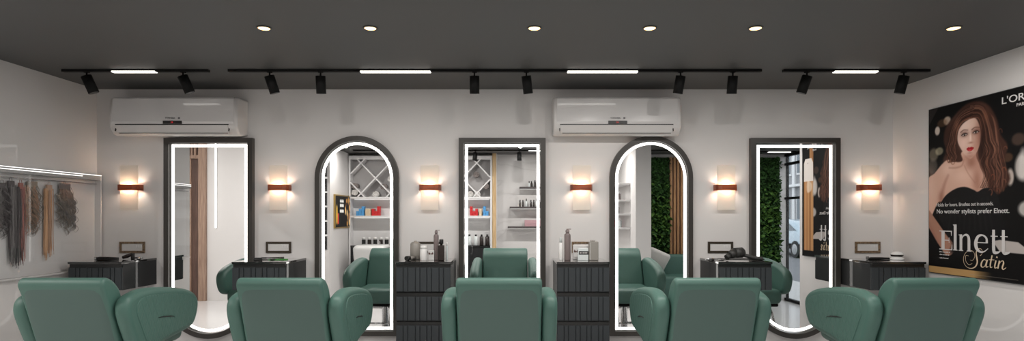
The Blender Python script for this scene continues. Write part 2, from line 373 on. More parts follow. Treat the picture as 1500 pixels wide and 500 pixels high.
# ------------------------------------------------------------------ salon chairs
CC = 3.78        # chair base is this far in front of the lens plane; profiles are (distance, height)
def prof(L): return [(a-CC, b) for a, b in L]
def make_chair():
    t = thing('salon_chair', '', 'chair')
    # back rest: hard back panel and cushion
    back = prof([(3.338, 1.075), (3.365, 1.01), (3.42, .86), (3.47, .72), (3.52, .60), (3.60, .58), (3.65, .62), (3.62, .74), (3.56, .88), (3.515, .985), (3.485, 1.05), (3.435, 1.098), (3.385, 1.120), (3.350, 1.112)])
    MB().pillow(back, -.250, .250, .022, res=5).build('backrest', M['leather'], t)
    # slightly domed rounded panel that follows the reclined back
    line = [(3.333, 1.098), (3.3625, 1.02), (3.418, .86), (3.468, .72), (3.512, .615)]
    def rear(z):
        for (a0, z0_), (a1, z1_) in zip(line, line[1:]):
            if z >= z1_: return a0+(z0_-z)/(z0_-z1_)*(a1-a0)
        return line[-1][0]
    b = bmesh.new(); rings = []; ns = 72
    for r_ in (0, .3, .6, .8, .9, .95, .98, 1.0):
        ring_ = []
        for k in range(ns if r_ else 1):
            th = 2*math.pi*k/ns; c_, s_ = math.cos(th), math.sin(th); q_ = (abs(c_)**9+abs(s_)**9)**(-1/9)
            xx, zz = r_*c_*q_*.234, .852+r_*s_*q_*.232
            ring_.append(b.verts.new((xx, rear(zz)-CC-.0075*(1-r_**10)+.003*r_**10, zz)))
        rings.append(ring_)
    for k in range(ns): b.faces.new((rings[0][0], rings[1][k], rings[1][(k+1) % ns])).smooth = True
    for A_, B_ in zip(rings[1:], rings[2:]):
        for k in range(ns): b.faces.new((A_[k], B_[k], B_[(k+1) % ns], A_[(k+1) % ns])).smooth = True
    bmesh.ops.recalc_face_normals(b, faces=b.faces)
    MB().add(b).build('back_panel', M['leather_back'], t)
    armp = prof([(3.425, .985), (3.50, 1.018), (3.62, 1.03), (3.83, 1.012), (4.03, .978), (4.15, .935), (4.20, .87), (4.185, .78), (4.135, .71), (4.05, .685), (3.80, .655), (3.62, .60), (3.545, .60), (3.475, .74), (3.41, .90)])
    quilt = prof([(3.52, .97), (3.62, .985), (3.83, .968), (4.02, .935), (4.11, .90), (4.15, .86), (4.14, .79), (4.10, .74), (4.04, .72), (3.80, .695), (3.66, .66), (3.60, .69), (3.53, .82), (3.495, .90)])
    for s in (-1, 1):
        x0, x1 = (s*.255, s*.345) if s > 0 else (s*.345, s*.255)
        a = MB().pillow(armp, x0, x1, .038, res=5).build('armrest', M['leather'], t)
        xx = (x1-.004, x1+.005) if s > 0 else (x0-.005, x0+.004)
        MB().pillow(quilt, xx[0], xx[1], .0045, res=4).build('quilted_panel', M['quilt'], a)
        x = s*.352
        MB().tube([(x, 3.70-CC, .832), (x, 3.76-CC, .829), (x, 3.83-CC, .820), (x, 3.88-CC, .808)], .004, radii=[.001, .004, .004, .001]).build('pocket_seam', M['black'], a)
    MB().box(-.252, .252, 3.56-CC, 4.17-CC, .60, .745, .05, 4, smooth=True).build('seat', M['leather'], t)
    MB().box(-.24, .24, 3.58-CC, 4.10-CC, .565, .60, .012).build('seat_base', M['black_metal'], t)
    q = MB(); q.lathe([(.038, .30), (.038, .53), (.07, .545), (.07, .566)]); q.box(-.13, .13, -.02, .02, .50, .515, .004); q.build('support', M['chrome'], t)
    MB().lathe([(.028, .05), (.028, .32)]).build('hydraulic_column', M['chrome'], t)
    MB().lathe([(.30, 0), (.30, .012), (.27, .03), (.06, .05), (.045, .09), (.03, .1)], seg=40).build('base', M['chrome'], t)
    MB().tube(smooth_path([(0.02, 0, .35), (.15, .04, .37), (.20, .05, .40)]), .008).build('pump_lever', M['chrome'], t)
    q = MB()
    for s in (-1, 1): q.tube(smooth_path([(s*.14, .28, .57), (s*.14, .40, .50), (s*.14, .50, .28), (s*.12, .56, .26)]), .013)
    q.cyl((-.17, .56, .26), (.17, .56, .26), .014); q.cyl((-.15, .43, .42), (.15, .43, .42), .009)
    q.build('footrest', M['chrome'], t)
    return t
chair0 = make_chair()
where = ['leftmost, nearest the hair extensions', 'second from the left, by the left arched mirror',
         'middle of the row, in front of the central mirror', 'second from the right, by the right arched mirror', 'rightmost, nearest the hair poster']
for i, x in enumerate((-2.605, -1.345, -.076, 1.191, 2.452)):
    c = chair0 if i == 0 else copy_tree(chair0)
    c.location = (x, -5+CC, 0); tag(c, 'green leather salon chair, '+where[i], 'chair', 'green salon chairs facing the mirrors')

# ------------------------------------------------------------------ mirrors with LED outline
def outline(kind, w, z0, z1, inset, n=28):
    """closed outline (x,z); arch = round top, bowl = round bottom"""
    h = w/2-inset; a = z0+inset; b = z1-inset; P = []
    if kind == 'arch':
        c = b-h; P = [(-h, a), (h, a), (h, c)]+[(h*math.cos(t), c+h*math.sin(t)) for t in [math.pi*k/n for k in range(1, n)]]+[(-h, c)]
    else:
        c = a+h; P = [(h, b), (-h, b), (-h, c)]+[(-h*math.cos(t), c-h*math.sin(t)) for t in [math.pi*k/n for k in range(1, n)]]+[(h, c)]
    return P
def ring(mb, A, B, y0, y1):
    b = bmesh.new(); n = len(A)
    V = [[b.verts.new((q[0], y, q[1])) for q in P] for P, y in ((A, y0), (A, y1), (B, y1), (B, y0))]
    for i in range(n):
        j = (i+1) % n
        for k in range(4):
            a, c = V[k], V[(k+1) % 4]; b.faces.new((a[i], a[j], c[j], c[i]))
    bmesh.ops.recalc_face_normals(b, faces=b.faces); mb.add(b); return mb
def make_mirror(kind, x, w, z0, z1, label, led_in, dbl=None):
    t = thing('wall_mirror', label, 'mirror', (x, 0, z0), 'LED-lit wall mirrors')
    L = lambda P: [(q[0]+x, q[1]) for q in P]
    fw = .042
    f = ring(MB(), L(outline(kind, w, z0, z1, 0)), L(outline(kind, w, z0, z1, fw)), -.05, 0).build('frame', M['frame'], t)
    MB().prism(L(outline(kind, w, z0, z1, fw-.004)), 'y', -.022, -.004).build('mirror_glass', M['mirror'], t)
    ring(MB(), L(outline(kind, w, z0, z1, led_in-.0115)), L(outline(kind, w, z0, z1, led_in+.0115)), -.0236, -.0222).build('led_strip', M['led'], t)
    return t
zt = EYE+(318-202)*4.95/850; zb = EYE-(497-318)*4.95/850
za = EYE+(318-199)*4.95/850; zc = EYE-(493-318)*4.95/850
make_mirror('bowl', -2.595, .757, zb, zt, 'round-bottomed mirror with black frame under the left air conditioner, reflecting walnut panelling', .066)
make_mirror('arch', -1.327, .714, zc, za, 'arched LED mirror at the left, reflecting a wall screen and crisscross shelving', .064)
make_mirror('bowl', -.084, .742, zb, zt, 'central rectangular-topped LED mirror reflecting the shelf of red cartons and floating shelves', .064)
make_mirror('arch', 1.191, .708, zc, za, 'arched LED mirror under the right air conditioner, reflecting moss wall and wooden slats', .062)
make_mirror('bowl', 2.423, .763, zb, zt, 'round-bottomed mirror at the right, reflecting the street and the hair poster', .070)

# ------------------------------------------------------------------ air conditioners
def make_ac():
    t = thing('air_conditioner', '', 'air conditioner')
    h = .322; W = .53
    pr = [(0, .02), (-.12, .0), (-.165, .012), (-.205, .06), (-.212, .11), (-.20, .30), (-.17, .318), (-.02, .322), (0, .315)]
    MB().pillow(pr, -W, W, .018, res=0, n=4).build('housing', M['ac_side'], t)
    MB().prism([(-.208, .088), (-.2155, .11), (-.204, .298), (-.196, .312), (-.17, .3205), (-.165, .317), (-.195, .30), (-.205, .11)], 'x', -W+.03, W-.03).build('front_cover', M['ac'], t)
    f = MB().prism([(-.2145, .082), (-.218, .080), (-.190, .020), (-.172, .008), (-.168, .012), (-.186, .024)], 'x', -W+.06, W-.075).build('air_flap', M['ac_side'], t)
    q = MB(); q.box(-W+.055, W-.07, -.2125, -.200, .082, .089); q.box(-W+.05, -W+.055, -.2, -.19, .03, .088, rot=(R(-25), 0, 0)); q.box(W-.072, W-.067, -.2, -.19, .03, .088, rot=(R(-25), 0, 0))
    q.box(-W+.075, W-.085, -.192, -.186, .0155, .0195); q.build('flap_gap', M['black'], t)
    d = MB().box(-.078, .078, -.2185, -.214, .091, .116).build('display', M['black'], t)
    text_mesh('display_digits', '24', .018, M['red_digit'], d, Matrix.Translation((-.012, -.2188, .097)) @ FACE_CAM)
    text_mesh('brand_lettering', 'TOSHIBA', .018, M['grey_print'], t, Matrix.Translation((-.062, -.2175, .132)) @ FACE_CAM, sx=1.15)
    MB().box(.046, .062, -.2175, -.2145, .131, .144, .002).build('maker_mark', M['grey_print'], t)
    return t
ac = make_ac(); ac2 = copy_tree(ac)
zac = EYE+(318-198)*4.8/850
ac.location = (-2.80, 0, zac); tag(ac, 'white split air conditioner on the left, above the round-bottomed mirror', 'air conditioner', 'wall air conditioners')
ac2.location = (.872, 0, zac); tag(ac2, 'white split air conditioner on the right, above the arched mirror', 'air conditioner', 'wall air conditioners')

# ------------------------------------------------------------------ wall sconces and sockets
def make_sconce():
    t = thing('wall_sconce', '', 'wall light')
    MB().box(-.085, .085, -.022, 0, -.022, .022, .003).build('mounting_block', M['walnut'], t)
    MB().box(-.076, .076, -.05, -.044, -.19, .19, .001).build('frosted_plate', M['frost'], t)
    q = MB()
    q.prism([(-.094, 0), (-.094, -.018), (-.091, -.05), (-.078, -.078), (-.05, -.088), (.05, -.088), (.078, -.078), (.091, -.05), (.094, -.018), (.094, 0),
             (.087, 0), (.087, -.018), (.084, -.048), (.073, -.071), (.05, -.081), (-.05, -.081), (-.073, -.071), (-.084, -.048), (-.087, -.018), (-.087, 0)], 'z', -.025, .025)
    q.build('wooden_band', M['walnut'], t)
    MB().cyl((-.03, -.066, 0), (.03, -.066, 0), .008).build('bulb', M['bulb'], t)
    lamp('sconce_light', 'POINT', (0, -.066, .012), SCONCE_W*.30, (1, .76, .55), parent=t, shadow_soft_size=.012)
    lamp('sconce_light', 'POINT', (0, -.066, -.012), SCONCE_W*.26, (1, .76, .55), parent=t, shadow_soft_size=.012)
    lamp('sconce_light', 'POINT', (-.062, -.034, 0), SCONCE_W*.6, (1, .85, .70), parent=t, shadow_soft_size=.01)
    lamp('sconce_light', 'POINT', (.062, -.034, 0), SCONCE_W*.6, (1, .85, .70), parent=t, shadow_soft_size=.01)
    return t
def make_socket(m, name='socket_frame'):
    t = thing('wall_socket', '', 'socket')
    q = MB(); ring(q, [(-.108, -.048), (.108, -.048), (.108, .048), (-.108, .048)], [(-.09, -.030), (.09, -.030), (.09, .030), (-.09, .030)], -.012, 0)
    q.build('frame', m, t)
    MB().box(-.091, .091, -.007, 0, -.031, .031).build('plate', M['switch'], t)
    q = MB()
    for x in (.035, .055, .075): q.box(x-.006, x+.006, -.010, -.006, -.004, .018, .001)
    q.build('switches', M['white_lam'], t)
    return t
sx = [-3.268, -1.994, -.703, .594, 1.829, 3.060]
sl = ['nearest the left wall', 'just left of the left arched mirror', 'above the left tall cabinet',
      'above the right tall cabinet', 'above the hair dryer cabinet', 'nearest the right wall and poster']
fl = ['above the leftmost drawer unit', 'above the unit with the green comb', 'behind the bottles of the left tall cabinet', 'behind the cartons of the right tall cabinet', 'above the hair dryer', 'above the white tint bowl']
so = [-3.268, -2.009, -.706, .623, 1.794, 3.060]
s0 = make_sconce(); k0 = make_socket(M['bronze']); k1 = make_socket(M['dark_bronze'])
for i in range(6):
    s = s0 if i == 0 else copy_tree(s0); s.location = (sx[i], 0, 1.725)
    tag(s, 'frosted glass sconce with walnut band, '+sl[i], 'wall light', 'wall sconces between the mirrors')
    proto = k0 if i in (0, 3, 5) else k1
    k = proto if i in (0, 1) else copy_tree(proto); k.location = (so[i], 0, 1.213)
    tag(k, ('bronze' if i in (0, 3, 5) else 'dark')+' framed socket plate, '+fl[i], 'socket', 'framed wall sockets')

# ------------------------------------------------------------------ cabinets
def drawer(mb_parent, x0, x1, ztop, zbot, yf):
    """fluted drawer front, its dark finger recess on top"""
    q = MB(); n = 9; ww = (x1-x0)/n; zt_ = ztop-.028
    q.box(x0, x1, yf, yf+.012, zbot, zt_)
    ws = [1.0, .62, 1.05, .62, .95, .62, 1.05, .62, .95]; tot = sum(ws); x = x0
    for a in ws:
        d = a/tot*(x1-x0); q.box(x+.0025, x+d-.0025, yf-.010, yf+.004, zbot, zt_, .0022, 1); x += d
    d = q.build('drawer', M['flute'], mb_parent)
    MB().box(x0+.004, x1-.004, yf+.002, yf+.02, zt_, ztop).build('finger_recess', M['black'], d)
    return d
CT = 1.122
def cabinet(x0, x1, rows, label, group):
    t = thing('drawer_cabinet', label, 'cabinet', ((x0+x1)/2, -.22, CT-.2275*rows if rows == 1 else 0), group)
    zb_ = CT-.2275*rows if rows > 1 else .897
    MB().box(x0, x1, -.432, 0, zb_, CT-.018, .001).build('body', M['lacquer'], t)
    MB().box(x0-.002, x1+.002, -.456, 0, CT-.018, CT, .002).build('counter_top', M['counter'], t)
    for r_ in range(rows):
        zt_ = CT-.018-r_*.2275 if rows > 1 else CT-.018
        drawer(t, x0, x1, zt_, (zt_-.2275+.012) if rows > 1 else .900, -.444)
    if rows > 1: MB().box(x0+.02, x1-.02, -.40, 0, 0, zb_).build('plinth', M['black'], t)
    return t
cabinet(-3.479, -3.062, 1, 'floating charcoal drawer unit by the left wall, with a hair straightener on top', 'floating drawer units')
cabinet(-2.195, -1.774, 1, 'floating charcoal drawer unit left of the left arched mirror, with green comb on top', 'floating drawer units')
cabinet(-.910, -.482, 4, 'tall charcoal fluted drawer cabinet left of the central mirror', 'tall fluted drawer cabinets')
cabinet(.353, .765, 4, 'tall charcoal fluted drawer cabinet right of the central mirror', 'tall fluted drawer cabinets')
cabinet(1.622, 2.039, 1, 'floating charcoal drawer unit carrying the hair dryer', 'floating drawer units')
cabinet(2.822, 3.244, 1, 'floating charcoal drawer unit by the right wall, with a white bowl on top', 'floating drawer units')

# ------------------------------------------------------------------ things on the cabinets
def X(px, Z): return (px-750)*Z/850
def pump_bottle(x, y, h, r, m, label, pump=None, white=False):
    t = thing('pump_bottle', label, 'bottle', (x, y, CT))
    MB().lathe([(r*.93, 0), (r, .006), (r, h*.80), (r*.92, h*.835), (r*.45, h*.865), (r*.42, h*.89)], (x, y, CT)).build('bottle', m, t)
    MB().lathe([(r*.55, h*.88), (r*.6, h*.90), (r*.6, h*.955), (r*.42, h*.965), (r*.3, h)], (x, y, CT)).build('cap', pump or m, t)
    MB().box(x-.008, x+.03, y-.006, y+.006, CT+h*.985, CT+h*1.01, .003).build('pump_head', pump or m, t)
    return t
def plain_bottle(x, y, h, r, m, label, capm, caph=.25, caprad=.6, name='bottle', cat='bottle', group=None, z=CT):
    t = thing(name, label, cat, (x, y, z), group); b = h*(1-caph)
    MB().lathe([(r*.94, 0), (r, .004), (r, b*.93), (r*caprad*1.05, b)], (x, y, z), 20).build('body', m, t)
    MB().lathe([(r*caprad, b), (r*caprad, h*.98), (r*caprad*.9, h)], (x, y, z), 20).build('cap', capm, t)
    return t
def carton(x0, x1, y0, y1, z0, z1, m, label, group=None, cat='box', name='product_carton'):
    return tag(MB().box(x0, x1, y0, y1, z0, z1, .0015, 1).build(name, m, loc=((x0+x1)/2, (y0+y1)/2, z0)), label, cat, group)
# on the left tall cabinet
Z = 4.75
def yb(Z): return Z-5
t = thing('canister', 'grey canister with a knobbed lid, behind the white jar on the left tall cabinet', 'canister', (X(608.5, 4.82), yb(4.82), CT))
MB().lathe([(.038, 0), (.042, .005), (.042, .13), (.036, .137)], (X(608.5, 4.82), yb(4.82), CT)).build('body', M['grey_b'], t)
MB().lathe([(.036, .137), (.030, .143), (.012, .146), (.012, .155)], (X(608.5, 4.82), yb(4.82), CT)).build('lid', M['grey_b'], t)
x = X(596, 4.68); t = thing('lotion_tube', 'small dark-capped tube lying beside the white jar on the left tall cabinet', 'tube', (x, yb(4.68), CT))
MB().cyl((x, yb(4.68)-.02, CT+.019), (x+.015, yb(4.68)+.02, CT+.019), .019, .019).build('cap', M['black'], t)
MB().cyl((x+.014, yb(4.68)+.02, CT+.019), (x+.05, yb(4.68)+.09, CT+.017), .017, .012).build('tube', M['grey_b'], t)
x = X(620.5, 4.68); t = thing('jar', 'white screw-top jar at the front of the left tall cabinet', 'jar', (x, yb(4.68), CT))
MB().lathe([(.027, 0), (.029, .004), (.029, .088), (.026, .094)], (x, yb(4.68), CT)).build('body', M['white_b'], t)
MB().lathe([(.024, .094), (.027, .096), (.027, .118), (.024, .121)], (x, yb(4.68), CT)).build('lid', M['white_b'], t)
x = X(631.5, 4.74); t = thing('gift_carton', 'small white carton with brown bow print, beside the white jar', 'box', (x, yb(4.74), CT))
MB().box(x-.026, x+.026, yb(4.74)-.012, yb(4.74)+.012, CT, CT+.078, .002).build('carton', M['white_b'], t)
q = MB(); y_ = yb(4.74)-.0135
for s in (-1, 1): q.prism([(x, CT+.052), (x+s*.016, CT+.066), (x+s*.020, CT+.052), (x+s*.010, CT+.044)], 'y', y_, y_+.001)
q.build('bow_print', M['brown'], t)
pump_bottle(X(639, 4.76), yb(4.76), .245, .021, M['mauve_b'], 'tall mauve pump bottle on the left tall cabinet')
t = thing('bottle', 'dark brown square bottle with black cap on the left tall cabinet', 'bottle', (X(646.5, 4.68), yb(4.68), CT)); x = X(646.5, 4.68); y_ = yb(4.68)
MB().box(x-.025, x+.025, y_-.018, y_+.018, CT, CT+.125, .006, 3).build('body', M['dark_b'], t)
MB().lathe([(.010, .12), (.010, .134), (.017, .136), (.017, .168), (.014, .172)], (x, y_, CT)).build('cap', M['black'], t)
plain_bottle(X(654.5, 4.75), yb(4.75), .145, .010, M['clear'], 'thin pale spray bottle right of the dark bottle on the left tall cabinet', M['white_b'], .2, .7)
# on the right tall cabinet
t = plain_bottle(X(821.5, 4.72), yb(4.72), .185, .019, M['white_b'], 'white bottle with a clear cap at the left of the right tall cabinet', M['clear'], .22, .55)
pump_bottle(X(831.2, 4.70), yb(4.70), .255, .026, M['mauve_b'], 'tall mauve pump bottle on the right tall cabinet')
x = X(849, 4.80); y_ = yb(4.80); t = thing('gift_carton', 'white carton with a brown bow print on the right tall cabinet', 'box', (x, y_, CT))
MB().box(x-.055, x+.075, y_-.015, y_+.02, CT, CT+.122, .003).build('carton', M['white_b'], t)
q = MB()
for s in (-1, 1): q.prism([(x-.03, CT+.068), (x-.03+s*.014, CT+.084), (x-.03+s*.018, CT+.066), (x-.03+s*.010, CT+.056)], 'y', y_-.0165, y_-.0155)
q.build('bow_print', M['brown'], t)
x = X(854.5, 4.70); y_ = yb(4.70); t = thing('palette', 'small glossy palette with a black label on the right tall cabinet', 'palette', (x, y_, CT))
MB().box(x-.046, x+.04, y_-.012, y_+.012, CT, CT+.10, .004).build('body', M['clear'], t)
MB().box(x-.038, x+.04, y_-.0135, y_-.0122, CT+.048, CT+.076).build('label', M['black'], t)
q = MB()
for k in range(5): q.box(x-.03+k*.013, x-.022+k*.013, y_-.0142, y_-.0136, CT+.058, CT+.066)
q.build('label_marks', M['print_white'], t)
x = X(869.5, 4.72); y_ = yb(4.72); t = thing('carton', 'warm grey hair product carton at the right of the right tall cabinet', 'box', (x, y_, CT))
MB().box(x-.040, x+.036, y_-.03, y_+.03, CT, CT+.152, .006, 3).build('body', M['grey_b'], t)
MB().box(x-.026, x+.012, y_-.015, y_+.015, CT+.150, CT+.164, .004).build('lid', M['grey_b'], t)
MB().box(x-.032, x-.030, y_-.0312, y_-.0295, CT+.006, CT+.145).build('seam', M['white_b'], t)
# hair straightener on the leftmost unit
def straightener(x, y, L, label, ang=0, r=.011):
    t = thing('hair_straightener', label, 'hair straightener', (x, y, CT)); 
    q = MB(); q.tube([(-L/2, 0, r), (-L*.3, 0, r*1.05), (L*.1, 0, r), (L/2, 0, r*.9)], r, radii=[r*.8, r*1.2, r, r*.8]); o = q.build('lower_arm', M['black']); o.parent = t
    q = MB(); q.tube([(-L/2, 0, r*2.1), (-L*.3, 0, r*2.6), (L*.1, 0, r*2.6), (L/2, 0, r*2.2)], r, radii=[r*.7, r, r*.9, r*.7]); o = q.build('upper_arm', M['black']); o.parent = t
    q = MB(); q.box(-L*.5, -L*.42, -.01, .01, .002, .028, .004); o = q.build('hinge', M['steel']); o.parent = t
    t.rotation_euler.z = ang
straightener(X(156, 4.72), yb(4.72), .19, 'closed black hair straightener on the leftmost floating unit', R(2), .008)
x, y_ = X(188, 4.82), yb(4.82); t = thing('hair_clipper', 'dark hair clipper leaning on its stand, on the leftmost floating unit', 'hair clipper', (x, y_, CT))
MB().tube([(x-.045, y_, CT+.016), (x-.01, y_, CT+.026), (x+.03, y_, CT+.042)], .015, radii=[.013, .016, .012], seg=14).build('body', M['dark_b'], t)
MB().box(x+.028, x+.046, y_-.014, y_+.014, CT+.0, CT+.052, .003).build('stand', M['black'], t)
x, y_ = X(202, 4.84), yb(4.84); t = thing('hair_clips', 'chrome sectioning clip beside the clipper', 'clip', (x, y_, CT))
MB().tube([(x-.04, y_, CT+.008), (x, y_, CT+.014), (x+.04, y_, CT+.008)], .006).build('upper_jaw', M['steel'], t)
MB().lathe([(.014, 0), (.014, .012), (.008, .016)], (x+.02, y_-.02, CT)).build('spring', M['chrome'], t)
# second unit
x, y_ = X(378, 4.68), yb(4.68); t = thing('makeup_case', 'small black case on the unit left of the left arched mirror', 'case', (x, y_, CT))
MB().box(x-.028, x+.028, y_-.02, y_+.02, CT, CT+.014, .003).build('base', M['black'], t); MB().box(x-.028, x+.028, y_-.02, y_+.02, CT+.014, CT+.024, .003).build('lid', M['black'], t)
x, y_ = X(392, 4.75), yb(4.75); t = thing('scissors', 'steel scissors lying between the black case and the green comb', 'scissors', (x, y_, CT))
q = MB(); q.box(x-.05, x+.03, y_-.004, y_+.002, CT+.001, CT+.005, rot=(0, 0, .12)); q.box(x-.05, x+.03, y_+.002, y_+.008, CT+.003, CT+.007, rot=(0, 0, -.12)); q.build('blades', M['steel'], t)
q = MB()
for s in (-1, 1):
    P = [(x+.045+.014*math.cos(a), y_+s*.014+.012*math.sin(a), CT+.005) for a in [2*math.pi*k/12 for k in range(13)]]; q.tube(P, .003)
q.build('finger_rings', M['black'], t)
x, y_ = X(411, 4.78), yb(4.78); t = thing('comb', 'green comb on the unit left of the left arched mirror', 'comb', (x, y_, CT))
q = MB(); q.box(x-.09, x+.06, y_-.008, y_+.006, CT, CT+.007, .002); q.build('spine', M['green_card'], t)
q = MB()
for k in range(22): q.box(x-.088+k*.0066, x-.085+k*.0066, y_-.035, y_-.006, CT+.001, CT+.005)
q.build('teeth', M['green_card'], t)
x, y_ = X(400, 4.87), yb(4.87); t = thing('brush', 'dark tail brush lying behind the green comb', 'brush', (x, y_, CT))
MB().tube([(x-.06, y_, CT+.009), (x+.03, y_, CT+.009), (x+.09, y_, CT+.009)], .007, radii=[.004, .006, .009]).build('handle', M['dark_b'], t)
MB().box(x-.10, x-.055, y_-.008, y_+.008, CT+.002, CT+.014, .003).build('head', M['black'], t)
# hair dryer
x, y_ = X(1079, 4.72), yb(4.72)
t = thing('hair_dryer', 'black hair dryer lying on the unit left of the right round-bottomed mirror', 'hair dryer', (x, y_, CT))
q = MB(); c = Vector((x, y_, CT+.060))
q.cyl(c+Vector((-.02, -.005, 0)), c+Vector((.045, .01, .002)), .040, .043, 28); q.cyl(c+Vector((.045, .01, .002)), c+Vector((.062, .014, .002)), .043, .030, 28); q.build('motor_housing', M['dryer'], t)
MB().cyl(c+Vector((-.02, -.005, 0)), c+Vector((-.065, -.02, -.020)), .040, .030, 28).cyl(c+Vector((-.065, -.02, -.02)), c+Vector((-.095, -.03, -.036)), .024, .022, 24).build('nozzle', M['dryer'], t)
MB().tube(smooth_path([(x+.03, y_, CT+.05), (x+.08, y_-.01, CT+.036), (x+.14, y_-.02, CT+.020), (x+.20, y_-.02, CT+.014)]), .016, radii=None, seg=14).build('handle', M['dryer'], t)
MB().tube(smooth_path([(x+.20, y_-.02, CT+.013), (x+.22, y_+.0, CT+.006), (x+.16, y_+.10, CT+.005), (x+.0, y_+.13, CT+.005), (x-.10, y_+.08, CT+.005)]), .004).build('cord', M['black'], t)
x, y_ = X(1047, 4.80), yb(4.80); t = thing('scissors', 'steel scissors lying beside the hair dryer nozzle', 'scissors', (x, y_, CT))
q = MB(); q.box(x-.07, x+.03, y_-.005, y_+.002, CT+.001, CT+.006, rot=(0, 0, .1)); q.box(x-.07, x+.03, y_+.002, y_+.009, CT+.003, CT+.008, rot=(0, 0, -.1)); q.build('blades', M['steel'], t)
q = MB()
for s in (-1, 1):
    P = [(x+.05+.018*math.cos(a), y_+s*.016+.014*math.sin(a), CT+.008) for a in [2*math.pi*k/12 for k in range(13)]]; q.tube(P, .004)
q.build('finger_rings', M['chrome'], t)
x, y_ = X(1040, 4.70), yb(4.70); t = thing('hair_clips', 'dark sectioning clips at the left edge of the hair dryer unit', 'clip', (x, y_, CT))
MB().tube([(x-.035, y_, CT+.008), (x, y_, CT+.014), (x+.03, y_+.01, CT+.008)], .007).build('upper_jaw', M['steel'], t); MB().lathe([(.012, 0), (.012, .016), (.006, .02)], (x+.03, y_+.02, CT)).build('spring', M['chrome'], t)
# right unit
straightener(X(1286, 4.80), yb(4.80), .20, 'slim dark hair straightener on the unit by the right wall', R(4), .0055)
x, y_ = X(1314, 4.78), yb(4.78); t = thing('tint_bowl', 'white tint bowl upturned over a dark brush on the unit by the right wall', 'bowl', (x, y_, CT))
MB().lathe([(.050, 0), (.052, .003), (.052, .010), (.038, .022), (.036, .026)], (x, y_, CT)).build('foot', M['ceramic'], t)
MB().lathe([(.036, .026), (.044, .030), (.046, .040), (.046, .042)], (x, y_, CT)).build('band', M['dark_b'], t)
MB().lathe([(.048, .042), (.048, .046), (.040, .058), (.024, .066), (.004, .069)], (x, y_, CT)).build('bowl', M['ceramic'], t)

# ------------------------------------------------------------------ ceiling lights
def make_downlight():
    t = thing('ceiling_downlight', '', 'downlight')
    q = MB(); b = [(.052, 0), (.052, -.006), (.036, -.006), (.036, 0)]
    q.lathe([(.033, 0), (.042, -.001), (.042, -.004), (.034, -.006), (.033, -.001)], seg=28); q.build('trim_ring', M['ceiling'], t)
    MB().lathe([(.033, -.0005), (.033, -.005), (.03, -.0065)], seg=24).build('lens', mat_lens, t)
    lamp('downlight_lamp', 'AREA', (0, 0, -.012), DOWNLIGHT_W, (1, .96, .915), parent=t, shape='DISK', size=.044)
    return t
mat_lens = mat('warm_downlight_lens', (1, .9, .7, 1), .5, emis=(1, .58, .22, 1), strength=2.6)
dl0 = make_downlight()
dx = [-1.44, -.823, .130, .800, 1.414, 2.565]
dn = ['above the gap between the two left mirrors', 'second from the left of the row in view', 'third from the left, just right of the centre', 'third from the right of the row in view', 'second from the right of the row in view', 'nearest the right wall']
for i, x_ in enumerate(dx):
    o = dl0 if i == 0 else copy_tree(dl0); o.location = (x_, -1.63, CZ)
    tag(o, 'round warm ceiling downlight, '+dn[i], 'downlight', 'ceiling downlights')
for i, x_ in enumerate([-2.6]+dx+[4.26]):
    o = copy_tree(dl0); o.location = (x_, -4.12, CZ)
    tag(o, 'rear row ceiling downlight, number %s from the left wall side' % ['one', 'two', 'three', 'four', 'five', 'six', 'seven', 'eight'][i], 'downlight', 'rear ceiling downlights')
for i, x_ in enumerate([-5.3, -4.2]):  # extra lamps added to brighten the left bay
    o = copy_tree(dl0); o.location = (x_, -3.2, 3.05)
    for ch in o.children:
        if ch.type == 'LIGHT': ch.data = ch.data.copy(); ch.data.energy = 26
    tag(o, ('left' if i == 0 else 'right')+' added fill downlight in the white ceiling of the left bay', 'downlight', 'added left bay fill lights')
def spot(px, rot, label, y=-.67):
    x_ = X(px, 4.33)
    t = thing('track_spotlight', label, 'spotlight', (x_, y, CZ-.018), 'black track spotlights')
    z = 0
    q = MB(); q.box(-.018, .018, -.009, .009, -.006, 0, .001); q.cyl((0, 0, -.042), (0, 0, -.004), .006); o = q.build('stem', M['black_metal']); o.parent = t
    h = Vector((0, 0, -.038)); d = Euler((rot[0], rot[1], 0)).to_matrix() @ Vector((0, 0, -1))
    q = MB(); q.cyl(h-d*.008, h+d*.122, .036, .036, 28); o = q.build('head', M['black_metal']); o.parent = t
    q2 = MB(); q2.cyl(h+d*.1215, h+d*.1232, .030, .030, 24); l = q2.build('lens', M['black']); l.parent = o
    return t
def track(x0, x1, lights, y, label):
    t = thing('lighting_track', label, 'lighting track', ((x0+x1)/2, y, CZ), 'black ceiling tracks')
    MB().box(x0, x1, y-.017, y+.017, CZ-.018, CZ, .001).build('rail', M['black_metal'], t)
    for a, b in lights: 
        MB().box(a, b, y-.0175, y+.0175, CZ-.022, CZ-.012, .002).build('linear_lamp', M['led_bar'], t)
    return t
TY = -.67; ZT = 4.33
track(X(92, ZT), X(306, ZT), [(X(165, ZT), X(229, ZT))], TY, 'short black ceiling track over the left air conditioner, with one lit bar')
track(X(335, ZT), X(1115, ZT), [(X(528, ZT), X(631, ZT)), (X(831, ZT), X(934, ZT))], TY, 'long black ceiling track in the middle, with two lit bars')
track(X(1147, ZT), X(1361, ZT), [(X(1221, ZT), X(1285, ZT))], TY, 'short black ceiling track at the right, with one lit bar')
